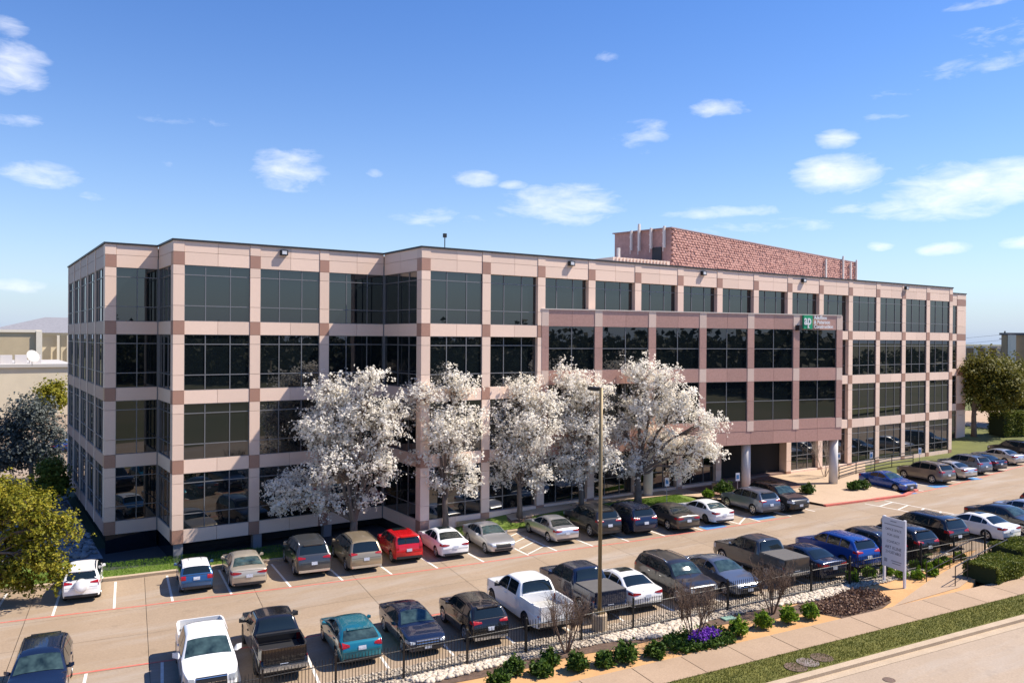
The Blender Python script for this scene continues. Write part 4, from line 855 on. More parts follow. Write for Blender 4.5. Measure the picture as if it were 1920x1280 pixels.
FLEET = [
 # upper row, left to right
 ('suv', WHT, (152, 1131), 1, 'white SUV with spare wheel cover on its back beside the leafy green tree', 'er', .93),
 ('mini', MIN, (369, 1113), 1, 'small blue car with white roof and sunroof seen from behind', 'ws', 1),
 ('sedan', BEI, (468, 1106), 1, 'long beige sedan seen from behind next to the small blue car', 'kh', 1.05),
 ('bigsuv', GRY, (590, 1084), 1, 'dark grey metallic SUV with roof rails between beige sedan and tan minivan', 'rbh', 1),
 ('minivan', TAN, (688, 1075), 1, 'tan minivan with roof rails beside the red boxy car', 'rb', 1),
 ('box', RED, (768, 1057), 1, 'bright red boxy hatchback parked nose in', 's', 1),
 ('sedan', WHT, (855, 1049), 1, 'white sedan with sunroof and dark rear window right of the red car', 's', 1),
 ('sedan', SIL, (945, 1041), -1, 'silver sedan facing the aisle beside the hatched bay', 'c', .98),
 ('sedan', SIL, (1065, 1021), 1, 'silver grey sedan seen from behind right of the first hatched bay', '', .98),
 ('suv', CHA, (1145, 1010), 1, 'charcoal SUV seen from behind, behind the lamp post', 'r', 1.02),
 ('suv', NVY, (1213, 1005), 1, 'dark SUV with roof rails between charcoal SUV and bronze sedan', 'rd', 1.02),
 ('sedan', BRZ, (1293, 998), 1, 'dark bronze sedan with full width red tail lights', '', 1.05),
 ('sedan', WHT, (1360, 985), 1, 'white sedan with dark steel wheels near the second hatched bay', 'dk', .96),
 ('suv', SLB, (1448, 968), 1, 'dark slate blue SUV next to the plaza shrubs', '', .97),
 ('suv', BLK, (1503, 963), -1, 'black SUV facing the aisle beside the entrance plaza', 'cpr', 1.0),
 ('coupe', BLU, (1710, 924), -1, 'bright blue sedan facing the aisle right of the plaza', 'cp', 1),
 ('suv', TAU, (1781, 909), 1, 'taupe SUV parked beside the bright blue sedan', 'r', 1),
 ('sedan', SIL, (1822, 900), 1, 'silver sedan parked right of the taupe SUV', '', 1),
 ('suv', SLB, (1851, 891), 1, 'slate grey SUV fifth from the right end of the upper row', '', .97),
 ('sedan', NVY, (1879, 884), 1, 'dark navy sedan fourth from right end of upper row', '', 1),
 ('sedan', SIL, (1915, 873), 1, 'silver sedan at the right edge of the upper row', '', 1.02),
 ('bigsuv', CHA, (1946, 863), 1, 'charcoal SUV behind the last silver sedan at the right edge', '', 1),
 # lower row
 ('suv', NVY, (64, 1354), -1, 'dark navy SUV at the lower left corner facing the camera', 'cpr', 1.02),
 ('pickup', WHT, (397, 1322), -1, 'white pickup truck facing the camera with chrome grille and open dark bed', 'cpog', 1),
 ('pickup', BLK, (533, 1279), 1, 'black pickup truck with open black bed seen from behind', 'oqd', .98),
 ('hatch', TEA, (680, 1250), 1, 'teal hatchback seen from behind at the fence', 'k', 1),
 ('sedan', NVY, (803, 1231), -1, 'dark navy sedan facing the fence beside the teal hatchback', 'cpg', .97),
 ('suv', BLK, (922, 1212), 1, 'black SUV seen from behind left of the white pickup with open bed', 'b', .95),
 ('pickup', WHT, (1045, 1193), 1, 'white pickup truck with open pale bed seen from behind', 'd', 1),
 ('pickup', NVY, (1146, 1163), 1, 'dark navy pickup truck with grey bed cover behind the lamp post', 't', .98),
 ('sedan', WHT, (1216, 1147), 1, 'white sedan with sunroof seen from behind right of the lamp post', 's', 1.02),
 ('bigsuv', CHA, (1322, 1139), -1, 'charcoal SUV facing the fence behind the bare shrub', 'cgrh', .97),
 ('sedan', SLB, (1408, 1122), -1, 'slate blue sedan facing the fence', 'cpg', 1),
 ('pickup', GRY, (1496, 1097), 1, 'grey pickup truck with covered bed seen from behind', 't', .98),
 ('sedan', NVY, (1567, 1091), 1, 'dark navy sedan seen from behind right of the grey pickup', '', 1.02),
 ('suv', BLU, (1632, 1073), 1, 'deep blue SUV with chrome window trim left of the lease sign', 'b', 1),
 ('suv', CHA, (1684, 1063), 1, 'dark SUV with roof rails hidden partly by the lease sign', 'rh', 1),
 ('suv', BLK, (1745, 1053), 1, 'black SUV seen from behind just right of the lease sign', 'b', 1),
 ('bigsuv', BLK, (1801, 1032), 1, 'black SUV with wide red tail lights next to white sedan', 'b', 1),
 ('sedan', WHT, (1899, 1018), 1, 'white sedan with large alloy wheels near the hedge', 's', 1.02),
 ('sedan', CHA, (1962, 1006), -1, 'charcoal sedan facing the street beyond the white sedan', 'c', 1.05),
 ('sedan', SIL, (2010, 993), -1, 'silver sedan beyond the charcoal sedan at the right edge', 'c', 1.02),
 ('suv', NVY, (2055, 980), -1, 'navy SUV farthest along the lower row at right edge', 'c', 1.0),
]
for (kind, col, near, hd, label, opts, sc) in FLEET:
    car(kind, col, near, hd, nm[kind], label, ct[kind], opts, sc)
for (x, y, col, kind, lab) in ((*at_z(112, 850, -.85)[:2], BLU, 'sedan', 'blue sedan in the side lot beyond the left end'), (*at_z(72, 866, -.85)[:2], WHT, 'suv', 'white SUV in the side lot behind the grey tree')):
    car(kind, col, (x, y), 1, nm[kind], lab, ct[kind], '', 1.)
# ------------------------------------------------------------------ vegetation
def quads(C, size, per, seed, jit=1.0, flat=0., asp=1.0, pn=None, rn=.6):
    """(n*per) randomly turned quads around centres C; flat > 0 turns them towards the horizontal"""
    r = np.random.default_rng(seed); n = len(C)*per
    c = np.repeat(C, per, 0)+r.normal(0, size*.55*jit, (n, 3)); a = r.normal(size=(n, 3))
    if pn is not None:
        nn = np.repeat(pn, per, 0)+r.normal(size=(n, 3))*rn; nn /= np.linalg.norm(nn, axis=1)[:, None]; a -= (a*nn).sum(1)[:, None]*nn
    a[:, 2] *= (1-flat); a /= np.linalg.norm(a, axis=1)[:, None]
    b = np.cross(nn, a/np.linalg.norm(a, axis=1)[:, None]) if pn is not None else r.normal(size=(n, 3)); b -= (b*a).sum(1)[:, None]*a; b /= np.linalg.norm(b, axis=1)[:, None]
    s = (size*r.uniform(.6, 1.3, n)*.5)[:, None]; a = a*s*asp; b = b*s
    bend = np.cross(a, b); bend /= (np.linalg.norm(bend, axis=1)[:, None]+1e-9); bend *= s*.35
    V = np.stack([c-a, c-b*.8+bend, c+a, c+b*.8+bend], 1).reshape(-1, 3); return V, np.arange(n*4).reshape(-1, 4)
m_bark = mat('bark_grey', (.20, .155, .12), .9, noise=.4, nscale=9, col2=(.10, .075, .06), detail=6, bump=.6, bscale=18, stretch=(1, 1, .25))
m_barkp = mat('bark_pale', (.33, .27, .22), .9, noise=.3, nscale=9)
m_twig = mat('twig_brown', (.13, .085, .06), .9)
m_bloss = leafmat('white_blossom', [(.82, .75, .63), (.93, .90, .83), (.95, .94, .90)], .55)
m_leaf = leafmat('oak_leaf_yellow_green', [(.09, .11, .010), (.22, .22, .018), (.42, .33, .03)], .3)
m_oak = leafmat('oak_leaf_olive', [(.05, .065, .010), (.13, .13, .02), (.26, .22, .04)], .3)
m_greyl = leafmat('grey_green_leaf', [(.05, .065, .06), (.11, .13, .125), (.20, .22, .21)], .25)
m_jun = leafmat('juniper_leaf', [(.018, .045, .008), (.05, .105, .012), (.10, .15, .02)], .25)
m_lime = leafmat('lime_leaf', [(.07, .14, .010), (.14, .24, .015), (.23, .33, .03)], .3)
m_hedge = leafmat('hedge_leaf', [(.06, .09, .012), (.13, .16, .02), (.22, .22, .04)], .25)
def tree(name, label, cat, base, lobes, fork, tr, tips, per, size, lm, bark, seed, sig=.26, clump=12, group=None, asp=1.0, shell=.55, stems=1, gap=0.):
    """lobes: (centre xyz, radii xyz). Limbs run to the lobes, branches to tips in them, leaf or blossom clumps sit round the tips"""
    r = np.random.default_rng(seed); rt = empty(name, tuple(base)); tag(rt, label, cat, group); base = np.array(base, float); tk = MB(); Cc = []
    vol = np.array([np.prod(l[1])**.8 for l in lobes]); cnt = np.maximum((vol/vol.sum()*tips).astype(int), 3)
    Nn = []; ft = np.array([0, 0, fork]); tk.tube([(0, 0, -.15), (.03, .02, fork*.35), (-.02, .03, fork*.75), tuple(ft)], [tr*1.25, tr, tr*.92, tr*.85], 9)
    for (c, rad), n in zip(lobes, cnt):
        c = np.array(c)-base; rad = np.array(rad); st = ft+r.normal(0, tr*.3, 3)*np.array([1, 1, 0])
        mid = st+(c-st)*.45+np.array([0, 0, .12*np.linalg.norm(c-st)])+r.normal(0, .12, 3)
        lw = tr*.55*min(1, (n/tips*len(lobes))**.4+.2); tk.tube([st, st+(mid-st)*.5+r.normal(0, .07, 3), mid, mid+(c-mid)*.6+r.normal(0, .1, 3), c], [lw, lw*.8, lw*.6, lw*.42, lw*.25], 6, False)
        d = r.normal(size=(n, 3)); d /= np.linalg.norm(d, axis=1)[:, None]; rr = r.uniform(0, 1, n)**shell
        T_ = c+d*rr[:, None]*rad
        keep = T_[:, 2] > .45; T_ = T_[keep]
        for t in T_:
            o = mid+(c-mid)*r.uniform(.2, 1); m1 = o+(t-o)*.5+r.normal(0, .12, 3)+np.array([0, 0, .08]); tk.tube([o, m1, t], [lw*.22+.008, .012, .006], 4, False)
            q = r.normal(0, sig, (clump, 3)); q[:, 2] *= .8; back = r.uniform(0, .5, (clump, 1)); Cc.append(t+(m1-t)*back+q); o_ = (t-c)/rad; o_ = o_/(np.linalg.norm(o_)+.01)*.8+q/(np.linalg.norm(q, axis=1)[:, None]+.01)*.4+np.array([.12, -.1, .7]); Nn.append(o_/np.linalg.norm(o_, axis=1)[:, None])
    C_ = np.concatenate(Cc); Nn = np.concatenate(Nn)
    if gap > 0: kq_ = r.uniform(size=len(C_)) > gap; C_ = C_[kq_]; Nn = Nn[kq_]
    C_[:, 2] = np.maximum(C_[:, 2], .15)
    tk.build('trunk', bark, rt, smooth=True); V, F = quads(C_, size, per, seed+1, asp=asp, pn=Nn)
    link('crown', fastmesh('crown', V, F, lm), rt); return rt
def px_lobes(L, dep, seed, zs=1.0):
    r = random.Random(seed); out = []
    for (cx, cy, rx, ry) in L:
        k = dep/FPX; c = at_depth(cx, cy, dep+r.uniform(-.35, .35)*rx*k); out.append((c, (rx*k*.92, rx*k*.92*zs, ry*k*.95)))
    return out
def on_lawn(u, v):
    z = 0.
    for _ in range(60): p = at_z(u, v, z); z = .5*z+.5*(zl(p[0], p[1])+.12)
    return np.array([p[0], p[1], zl(p[0], p[1])+.11])
BT_ = [
 ('white blossoming tree at the left behind tan minivan, low branches spreading left', (664, 1013), [(650, 770, 75, 62), (620, 725, 55, 38), (690, 712, 45, 32), (595, 800, 55, 55), (715, 800, 48, 65), (640, 860, 80, 55), (548, 905, 58, 42), (520, 940, 36, 28), (585, 930, 50, 36), (720, 880, 42, 40), (745, 760, 30, 40), (620, 945, 30, 30), (690, 930, 32, 26)], 1.5, .24, 470),
 ('white blossoming tree standing at the building corner right of the red car', (835, 1005), [(795, 730, 48, 42), (858, 722, 50, 44), (770, 770, 30, 36), (830, 800, 62, 55), (795, 860, 35, 40), (862, 860, 45, 45), (825, 905, 38, 26), (890, 790, 30, 45), (885, 905, 28, 25)], 2.3, .19, 270),
 ('white blossoming tree with a short trunk in the middle of the row', (974, 970), [(980, 728, 50, 42), (940, 780, 44, 56), (1005, 795, 56, 58), (955, 850, 50, 46), (1008, 880, 46, 40), (935, 900, 34, 30), (1030, 750, 34, 38)], 2.0, .17, 320),
 ('white blossoming tree behind the lamp post', (1089.5, 956), [(1062, 708, 44, 38), (1108, 738, 56, 50), (1055, 775, 50, 48), (1112, 808, 60, 46), (1060, 848, 50, 38), (1130, 862, 46, 34), (1078, 890, 36, 26)], 2.2, .18, 330),
 ('white blossoming tree with a leaning trunk nearest the entrance columns', (1196, 949), [(1195, 690, 42, 36), (1240, 705, 45, 38), (1205, 760, 65, 52), (1280, 755, 55, 48), (1330, 790, 38, 30), (1165, 800, 40, 40), (1235, 825, 65, 42), (1310, 835, 52, 36), (1345, 850, 26, 22), (1185, 870, 40, 30), (1285, 880, 36, 22)], 2.2, .25, 420)]
def by_kerb(u, off):
    s = min(np.linspace(-5, 30, 1400), key=lambda q: abs(proj((*site(q, t_kerb(q)+off), zg(site(q, t_kerb(q)+off)[0])))[0]-u)); x, y = site(s, t_kerb(s)+off); return np.array([x, y, zl(x, y)+.11])
def tree_base(i, pb): return by_kerb(pb[0], .75) if i < 2 else on_lawn(*pb)
for i, (lab, pb, L, fork, tr, tips) in enumerate(BT_):
    b = tree_base(i, pb); tree('blossom_tree', lab, 'tree', b, px_lobes(L, depth(b), i), fork, tr, int(tips*1.15), 5, .15, m_bloss, m_bark, 20+i, .24, 8, 'white blossoming trees in front of the building', shell=.5)
# mulch rings under the trees
for i, (lab, pb, *_r) in enumerate(BT_):
    b = tree_base(i, pb); rr = random.Random(i); n = 14
    struct(gridded('tree_ring', [(b[0]+math.cos(2*math.pi*k/n)*rr.uniform(.75, 1.0), b[1]+math.sin(2*math.pi*k/n)*rr.uniform(.55, .75)) for k in range(n)], .14, m_mulch, zl, .8))
# leafy tree at the left edge
bt = at_z(-70, 1140, -.78); d0 = 38.5
tree('oak_tree', 'yellow green leafy tree reaching into the left edge over the white SUV', 'tree', bt, px_lobes([(60, 945, 55, 42), (20, 930, 55, 45), (95, 985, 48, 40), (125, 975, 30, 22), (40, 1010, 62, 45), (85, 1045, 48, 36), (25, 1075, 60, 32), (110, 1078, 34, 26), (55, 1100, 36, 18), (-40, 960, 70, 65), (-50, 1050, 65, 55), (-110, 990, 70, 70), (150, 1000, 18, 12), (-20, 915, 50, 28)], d0, 3), 1.7, .22, 560, 4, .125, m_leaf, m_bark, 31, .22, 15, asp=1.15, shell=.5)
# trees beyond the ends of the building
tree('grey_tree', 'grey green tree standing beside the left flank of the building', 'tree', at_z(58, 905, -.9), px_lobes([(60, 770, 45, 36), (25, 800, 45, 42), (95, 810, 35, 40), (55, 850, 50, 40), (5, 860, 40, 36), (100, 865, 28, 30), (-30, 820, 40, 50)], depth(at_z(58, 905, -.9)), 5), 2.2, .2, 330, 4, .22, m_greyl, m_bark, 41, .45, 12, shell=.6)
tree('small_tree', 'small yellowish tree behind the grey tree by the left flank', 'tree', at_z(100, 800, -.9), px_lobes([(98, 730, 22, 16), (110, 745, 18, 20), (85, 750, 22, 18)], depth(at_z(100, 800, -.9)), 6), 2.0, .2, 70, 4, .35, m_leaf, m_bark, 42, .6, 14)
tree('dark_tree', 'dark shaded tree at the foot of the left flank', 'tree', at_z(96, 960, -.9), px_lobes([(95, 880, 25, 26), (110, 910, 22, 24), (80, 920, 26, 24)], depth(at_z(96, 960, -.9)), 7), 1.2, .12, 110, 4, .2, m_hedge, m_bark, 43, .35, 12)
tree('oak_tree', 'olive green tree beside the right end of the building', 'tree', on_bank(1826, 818), px_lobes([(1845, 690, 38, 30), (1875, 700, 38, 34), (1828, 725, 26, 30), (1860, 745, 44, 30), (1895, 735, 34, 34), (1815, 690, 22, 24)], depth(on_bank(1826, 818)), 8), 3.0, .28, 300, 4, .30, m_oak, m_bark, 44, .55, 14, 'trees right of the building')
tree('oak_tree', 'olive green tree at the right edge behind the clipped hedge', 'tree', on_bank(1912, 800), px_lobes([(1915, 700, 38, 36), (1945, 720, 42, 42), (1900, 750, 30, 26), (1930, 755, 40, 26)], depth(on_bank(1912, 800)), 9), 3.0, .28, 200, 4, .30, m_oak, m_bark, 45, .55, 14, 'trees right of the building')
def shrub(name, label, cat, base, rx, rz, n, size, m, seed, up=0., group=None, per=2, asp=1.4):
    r = np.random.default_rng(seed); rt = empty(name, tuple(base)); tag(rt, label, cat, group)
    d = r.normal(size=(n, 3)); d[:, 2] = np.abs(d[:, 2])+up; d /= np.linalg.norm(d, axis=1)[:, None]; q = r.uniform(.15, 1, n)**.5
    lump = 1+.28*np.sin(d[:, 0]*5+seed)*np.cos(d[:, 1]*6+seed*2)+r.normal(0, .07, n)
    C_ = d*q[:, None]*np.array([rx, rx, rz])*lump[:, None]+np.array([0, 0, rz*.12]); V, F = quads(C_, size, per, seed+1, .5, asp=asp); link('foliage', fastmesh('foliage', V, F, m), rt)
    st = MB()
    for k in range(5): a = 2*math.pi*k/5; st.tube([(0, 0, -.05), (math.cos(a)*rx*.35, math.sin(a)*rx*.35, rz*.45)], [.025, .012], 4)
    st.build('stem', m_twig, rt); return rt
SH = [((963, 1262), .40, .50), ((1031, 1245), .36, .46), ((1014, 1265), .40, .45), ((1082, 1256), .40, .62), ((1133, 1247), .38, .44), ((1173, 1238), .50, .62), ((1229, 1230), .40, .48), ((935, 1285), .42, .48)]
wh = ['second from the left edge of its cluster', 'behind its twin left of the sidewalk joint', 'in front of its twin near the sidewalk', 'tall one fourth along the sidewalk', 'small one left of the largest', 'largest one below the lamp post', 'next to the purple flowers', 'at the bottom edge of the photo']
for i, (pb, rx, rz) in enumerate(SH): b = bp(*pb); shrub('juniper_shrub', 'dark green spiky shrub in tan bed, '+wh[i], 'shrub', b, rx, rz, 520, .10, m_jun, 60+i, .15, 'spiky shrubs along the sidewalk', asp=2.0)
LM = [((1385, 1192), .36, .62, 'right of the purple flowers'), ((1431, 1178), .36, .60, 'below the slate blue sedan'), ((1478, 1168), .37, .64, 'below the grey pickup'), ((1519, 1160), .36, .60, 'last before the brown groundcover'), ((1598, 1090), .34, .42, 'at the fence left of the deep blue SUV'), ((1630, 1083), .34, .45, 'at the fence behind the deep blue SUV'), ((1663, 1078), .30, .42, 'behind the lease sign'), ((1690, 1084), .30, .36, 'between the lease sign posts'), ((1720, 1084), .30, .34, 'just right of the lease sign'), ((1716, 1066), .30, .32, 'at the fence right of the lease sign'), ((1738, 1066), .28, .32, 'under the black SUV by the fence'), ((1748, 1078), .28, .30, 'at the lower handrail post'), ((1758, 1062), .28, .30, 'between handrail and fence, third from the top'), ((1772, 1056), .26, .30, 'between handrail and fence, second from the top'), ((1800, 1047), .28, .28, 'between handrail and fence, topmost')]
for i, (pb, rx, rz, w) in enumerate(LM): b = bp(*pb); shrub('green_shrub', 'bright green rounded shrub '+w, 'shrub', b, rx, rz, 560, .085, m_lime, 80+i, .35, 'bright green shrubs in the bed', asp=2.2)
def zp(u, v):
    z = .4
    for _ in range(40): p = at_z(u, v, z); z = .5*z+.5*zpz(p[0], p[1])
    return p
for i, (pb, rx, rz, lab) in enumerate([((1357, 930), .75, .95, 'tall ornamental grass clump beside the stone block'), ((1328, 932), .35, .45, 'small green shrub left of the ornamental grass'), ((1514, 925), .50, .62, 'spiky yucca shrub on the plaza behind the black SUV'), ((1600, 918), .50, .55, 'low shrub on the plaza left of its neighbour'), ((1617, 916), .50, .58, 'low shrub on the plaza beside the blue sedan')]):
    p = zp(*pb); shrub('plaza_shrub', lab, 'shrub', p, rx, rz, 420, .12, m_jun if i != 1 else m_lime, 110+i, .3, asp=2.2)
# bare crape myrtles
def bare(base, h, w, seed, label, m=m_twig, nst=5):
    r = np.random.default_rng(seed); rt = empty('bare_shrub', tuple(base)); tag(rt, label, 'bare shrub', 'bare multi-stem shrubs'); st = MB(); tw = MB()
    for k in range(nst):
        a = 2*math.pi*k/nst+r.uniform(-.3, .3); top = np.array([math.cos(a)*w*.35, math.sin(a)*w*.35, h*.52])+r.normal(0, .08, 3)
        st.tube([(math.cos(a)*.06, math.sin(a)*.06, -.05), tuple(top*np.array([.6, .6, .5])), tuple(top)], [.035, .026, .018], 5)
        for j in range(16):
            q = top*np.array([1, 1, r.uniform(.72, 1)]); e = np.array([math.cos(a)*w*.5, math.sin(a)*w*.5, h*r.uniform(.75, 1.02)])+r.normal(0, w*.19, 3)*np.array([1, 1, .5]); m1 = (q+e)/2+r.normal(0, .05, 3); tw.tube([q, m1, e], [.010, .008, .004], 3, False)
            for l in range(7):
                f = r.uniform(.3, 1); o = q+(e-q)*f; tw.tube([o, o+np.array([r.normal(0, .16), r.normal(0, .16), r.uniform(.08, .32)])], [.006, .003], 3, False)
    st.build('stem', m, rt); tw.build('twigs', m, rt); return rt
bare(bp(1302, 1204), 2.35, 1.5, 1, 'bare brown shrub rising from the purple flower bed', nst=7); bare(bp(1448, 1150), 2.1, 1.35, 2, 'bare brown shrub in front of the grey pickup', nst=7); bare(bp(1062, 1222), 2.2, 1.4, 3, 'bare brown shrub at the fence behind white pickup', nst=6)
bare(zp(1546, 893), 3.0, 2.0, 4, 'bare pale multi-stem tree between the entrance columns', m_barkp, 5)
# flower bed, brown groundcover, hedge
def inpoly(P, x, y):
    c = False; n = len(P)
    for i in range(n):
        (xi, yi), (xj, yj) = P[i][:2], P[i-1][:2]
        if (yi > y) != (yj > y) and x < (xj-xi)*(y-yi)/(yj-yi)+xi: c = not c
    return c
def scatter(poly, n, seed):
    r = np.random.default_rng(seed); P = np.array([p[:2] for p in poly]); out = []; lo_, hi_ = P.min(0), P.max(0)
    while len(out) < n:
        q = r.uniform(lo_, hi_)
        if inpoly(poly, *q): out.append(q)
    return np.array(out)
fb = [bp(u, v)[:2] for u, v in [(1238, 1208), (1262, 1195), (1300, 1190), (1340, 1180), (1375, 1190), (1378, 1207), (1345, 1216), (1290, 1226), (1260, 1224)]]
q = scatter(fb, 1500, 1); C_ = np.c_[q, [zg(x)+.05+abs(random.gauss(0, .12)) for x in q[:, 0]]]; fl = empty('flower_bed', (float(np.mean(q[:, 0])), float(np.mean(q[:, 1])), zg(float(np.mean(q[:, 0]))))); tag(fl, 'low green groundcover with purple flowers at the sidewalk edge', 'flower bed')
o0 = np.array(fl.location); V, F = quads(C_-o0, .11, 3, 4, .8); stuff(link('foliage', fastmesh('foliage', V, F, m_jun), fl))
pf = [bp(u, v)[:2] for u, v in [(1290, 1212), (1300, 1200), (1325, 1192), (1350, 1196), (1345, 1208), (1315, 1214)]]; q = scatter(pf, 130, 2); C_ = np.c_[q, [zg(x)+.28+random.uniform(0, .12) for x in q[:, 0]]]
V, F = quads(C_-o0, .10, 5, 5, .8); stuff(link('blossoms', fastmesh('blossoms', V, F, leafmat('purple_petal', [(.10, .02, .30), (.17, .04, .45), (.25, .08, .55)], .3)), fl))
mp2 = [bp(u, v)[:2] for u, v in [(1500, 1142), (1545, 1126), (1600, 1108), (1640, 1110), (1670, 1127), (1640, 1142), (1585, 1156), (1540, 1150)]]; q = scatter(mp2, 1600, 3); C_ = np.c_[q, [zg(x)+.04+abs(random.gauss(0, .07)) for x in q[:, 0]]]
V, F = quads(C_, .10, 3, 6, .9); stuff(link('dry_groundcover', fastmesh('dry_groundcover', V, F, leafmat('dry_leaf', [(.09, .05, .035), (.19, .11, .075), (.33, .22, .15)], .1))), 'brown dried groundcover below the lease sign', 'groundcover')
def hedge(label, pts, w, h, seed, m, n, size, zf=lambda x, y: zg(x), rnd=.25):
    """clipped hedge along plan points: leaves on its surface over a dark core"""
    r = np.random.default_rng(seed); pts = np.array([p[:2] for p in pts]); rt = empty('hedge', (*pts[0], zf(*pts[0]))); tag(rt, label, 'hedge'); o = np.array(rt.location); C_ = []
    seg = np.diff(pts, axis=0); ln = np.linalg.norm(seg, axis=1)
    for _ in range(n):
        k = r.choice(len(seg), p=ln/ln.sum()); f = r.uniform(-.02, 1.02); p = pts[k]+seg[k]*f; nn = np.array([-seg[k][1], seg[k][0]])/ln[k]
        if r.uniform() < .5: u, z = r.uniform(-1, 1), 1-.12*r.uniform()
        else: u, z = random.choice((-1, 1))*(1-.08*r.uniform()), r.uniform(.02, 1)
        if z > .8: u *= (1-rnd*(z-.8)/.2*.4)
        s = 1+.06*math.sin(p[0]*3)+.05*math.sin(p[1]*4+1); q = p+nn*u*w/2*s; C_.append((q[0], q[1], zf(*p)+z*h*s))
    V, F = quads(np.array(C_)-o, size, 2, seed, .8, asp=1.3); link('foliage', fastmesh('foliage', V, F, m), rt)
    c = MB()
    for k in range(len(seg)):
        nn = np.array([-seg[k][1], seg[k][0]])/ln[k]*w*.44; a, b = pts[k]-o[:2], pts[k+1]-o[:2]; vs = [(*(a-nn), -.1), (*(b-nn), -.1), (*(b+nn), -.1), (*(a+nn), -.1), (*(a-nn), h*.92), (*(b-nn), h*.92), (*(b+nn), h*.92), (*(a+nn), h*.92)]
        c.add(vs, [(0, 3, 2, 1), (4, 5, 6, 7), (0, 1, 5, 4), (1, 2, 6, 5), (2, 3, 7, 6), (3, 0, 4, 7)])
    c.build('core', mat('hedge_core', (.02, .03, .008), 1.0), rt); return rt
hedge('clipped rounded green hedge beside the handrails at the right edge', [bp(1838, 1088)[:2], bp(1875, 1076)[:2], bp(1900, 1067)[:2]], 1.7, .80, 5, m_hedge, 9000, .075)
hedge('second clipped hedge cut by the right edge behind the rounded one', [bp(1885, 1056)[:2], bp(1935, 1044)[:2], bp(1990, 1030)[:2]], 1.7, .85, 6, m_hedge, 9000, .075)
hedge('dark clipped hedge on the bank at the right edge', [on_bank(1868, 817)[:2], on_bank(1905, 815)[:2], on_bank(1990, 812)[:2]], 2.2, 2.6, 7, m_hedge, 9000, .16, zr)
# grass blades and river rocks
def blades(name, poly, n, h, m, seed, zf, label):
    r = np.random.default_rng(seed); q = scatter(poly, n, seed); z = np.array([zf(*p) for p in q]); a = r.uniform(0, 6.28, n); w = .012; hh = h*r.uniform(.5, 1.2, n); lean = r.normal(0, .03, (n, 2))
    dx, dy = np.cos(a)*w, np.sin(a)*w; V = np.stack([np.c_[q[:, 0]-dx, q[:, 1]-dy, z], np.c_[q[:, 0]+dx, q[:, 1]+dy, z], np.c_[q[:, 0]+lean[:, 0], q[:, 1]+lean[:, 1], z+hh]], 1).reshape(-1, 3)
    o = link(name, fastmesh(name, V, np.arange(n*3).reshape(-1, 3), m)); stuff(o, label, 'grass')
m_bl1 = leafmat('verge_blade', [(.07, .085, .012), (.14, .15, .025), (.26, .23, .06)], .3); m_bl2 = leafmat('lawn_blade', [(.06, .13, .008), (.11, .22, .014), (.17, .29, .03)], .3)
blades('verge_grass', [site(4, -6.29), site(42, -6.29), site(42, -4.73), site(4, -4.73)], 42000, .075, m_bl1, 1, lambda x, y: zg(x)+.012, 'short green and straw coloured grass of the verge')
lp = [site(s, t_kerb(s)+.2) for s in np.linspace(-14, -1, 8)]+[site(s, t_kerb(s)+3.0) for s in np.linspace(-1, -14, 8)]
blades('lawn_grass', lp, 14000, .08, m_bl2, 2, lambda x, y: zl(x, y)+.115, 'bright green lawn grass at the left kerb')
lp = [site(s, t_kerb(s)+.2) for s in np.linspace(8, 27, 12)]+[(35.5, -7.0), (28, -6.5), (17, -6.3)]
blades('lawn_grass', lp, 16000, .08, m_bl2, 3, lambda x, y: zl(x, y)+.115, 'bright green lawn grass below the blossoming trees')
blades('corner_grass', [site(33.5, -3.0), site(44, -3.0), site(44, .2), site(37.8, .2)], 7000, .08, m_bl2, 4, lambda x, y: zg(x)+.012, 'green grass around the hedges at the right')
def rocks(name, pts, zs, sizes, m, seed, label):
    t = (1+5**.5)/2; iv = np.array([(-1, t, 0), (1, t, 0), (-1, -t, 0), (1, -t, 0), (0, -1, t), (0, 1, t), (0, -1, -t), (0, 1, -t), (t, 0, -1), (t, 0, 1), (-t, 0, -1), (-t, 0, 1)])/1.9
    fi = np.array([(0, 11, 5), (0, 5, 1), (0, 1, 7), (0, 7, 10), (0, 10, 11), (1, 5, 9), (5, 11, 4), (11, 10, 2), (10, 7, 6), (7, 1, 8), (3, 9, 4), (3, 4, 2), (3, 2, 6), (3, 6, 8), (3, 8, 9), (4, 9, 5), (2, 4, 11), (6, 2, 10), (8, 6, 7), (9, 8, 1)])
    r = np.random.default_rng(seed); n = len(pts); V = np.repeat(iv[None], n, 0)*r.uniform(.75, 1.2, (n, 12, 1))*(sizes[:, None, None]*np.array([1, .75, .55])); a = r.uniform(0, 6.28, n); c, s = np.cos(a)[:, None], np.sin(a)[:, None]
    X = V[:, :, 0]*c-V[:, :, 1]*s+pts[:, 0:1]; Y = V[:, :, 0]*s+V[:, :, 1]*c+pts[:, 1:2]; Z = V[:, :, 2]+zs[:, None]+sizes[:, None]*.18; V = np.stack([X, Y, Z], 2).reshape(-1, 3)
    F = (np.arange(n)[:, None, None]*12+fi[None]).reshape(-1, 3); stuff(link(name, fastmesh(name, V, F, m)), label, 'rocks')
m_rock = mat('river_rock', (.58, .50, .39), .8, noise=.5, nscale=9, col2=(.20, .155, .115), detail=2); m_rockw = mat('white_rock', (.70, .62, .50), .8, noise=.35, nscale=7, col2=(.36, .29, .215), detail=2)
q = scatter([site(-22, -.6), site(26, -.6), site(29.5, .3), site(29.5, .95), site(-22, .95)], 8200, 11); rocks('river_rocks', q, np.array([zg(x)+.02 for x in q[:, 0]]), rng.uniform(.045, .105, len(q)), m_rock, 1, 'tan and white river rocks along the fence')
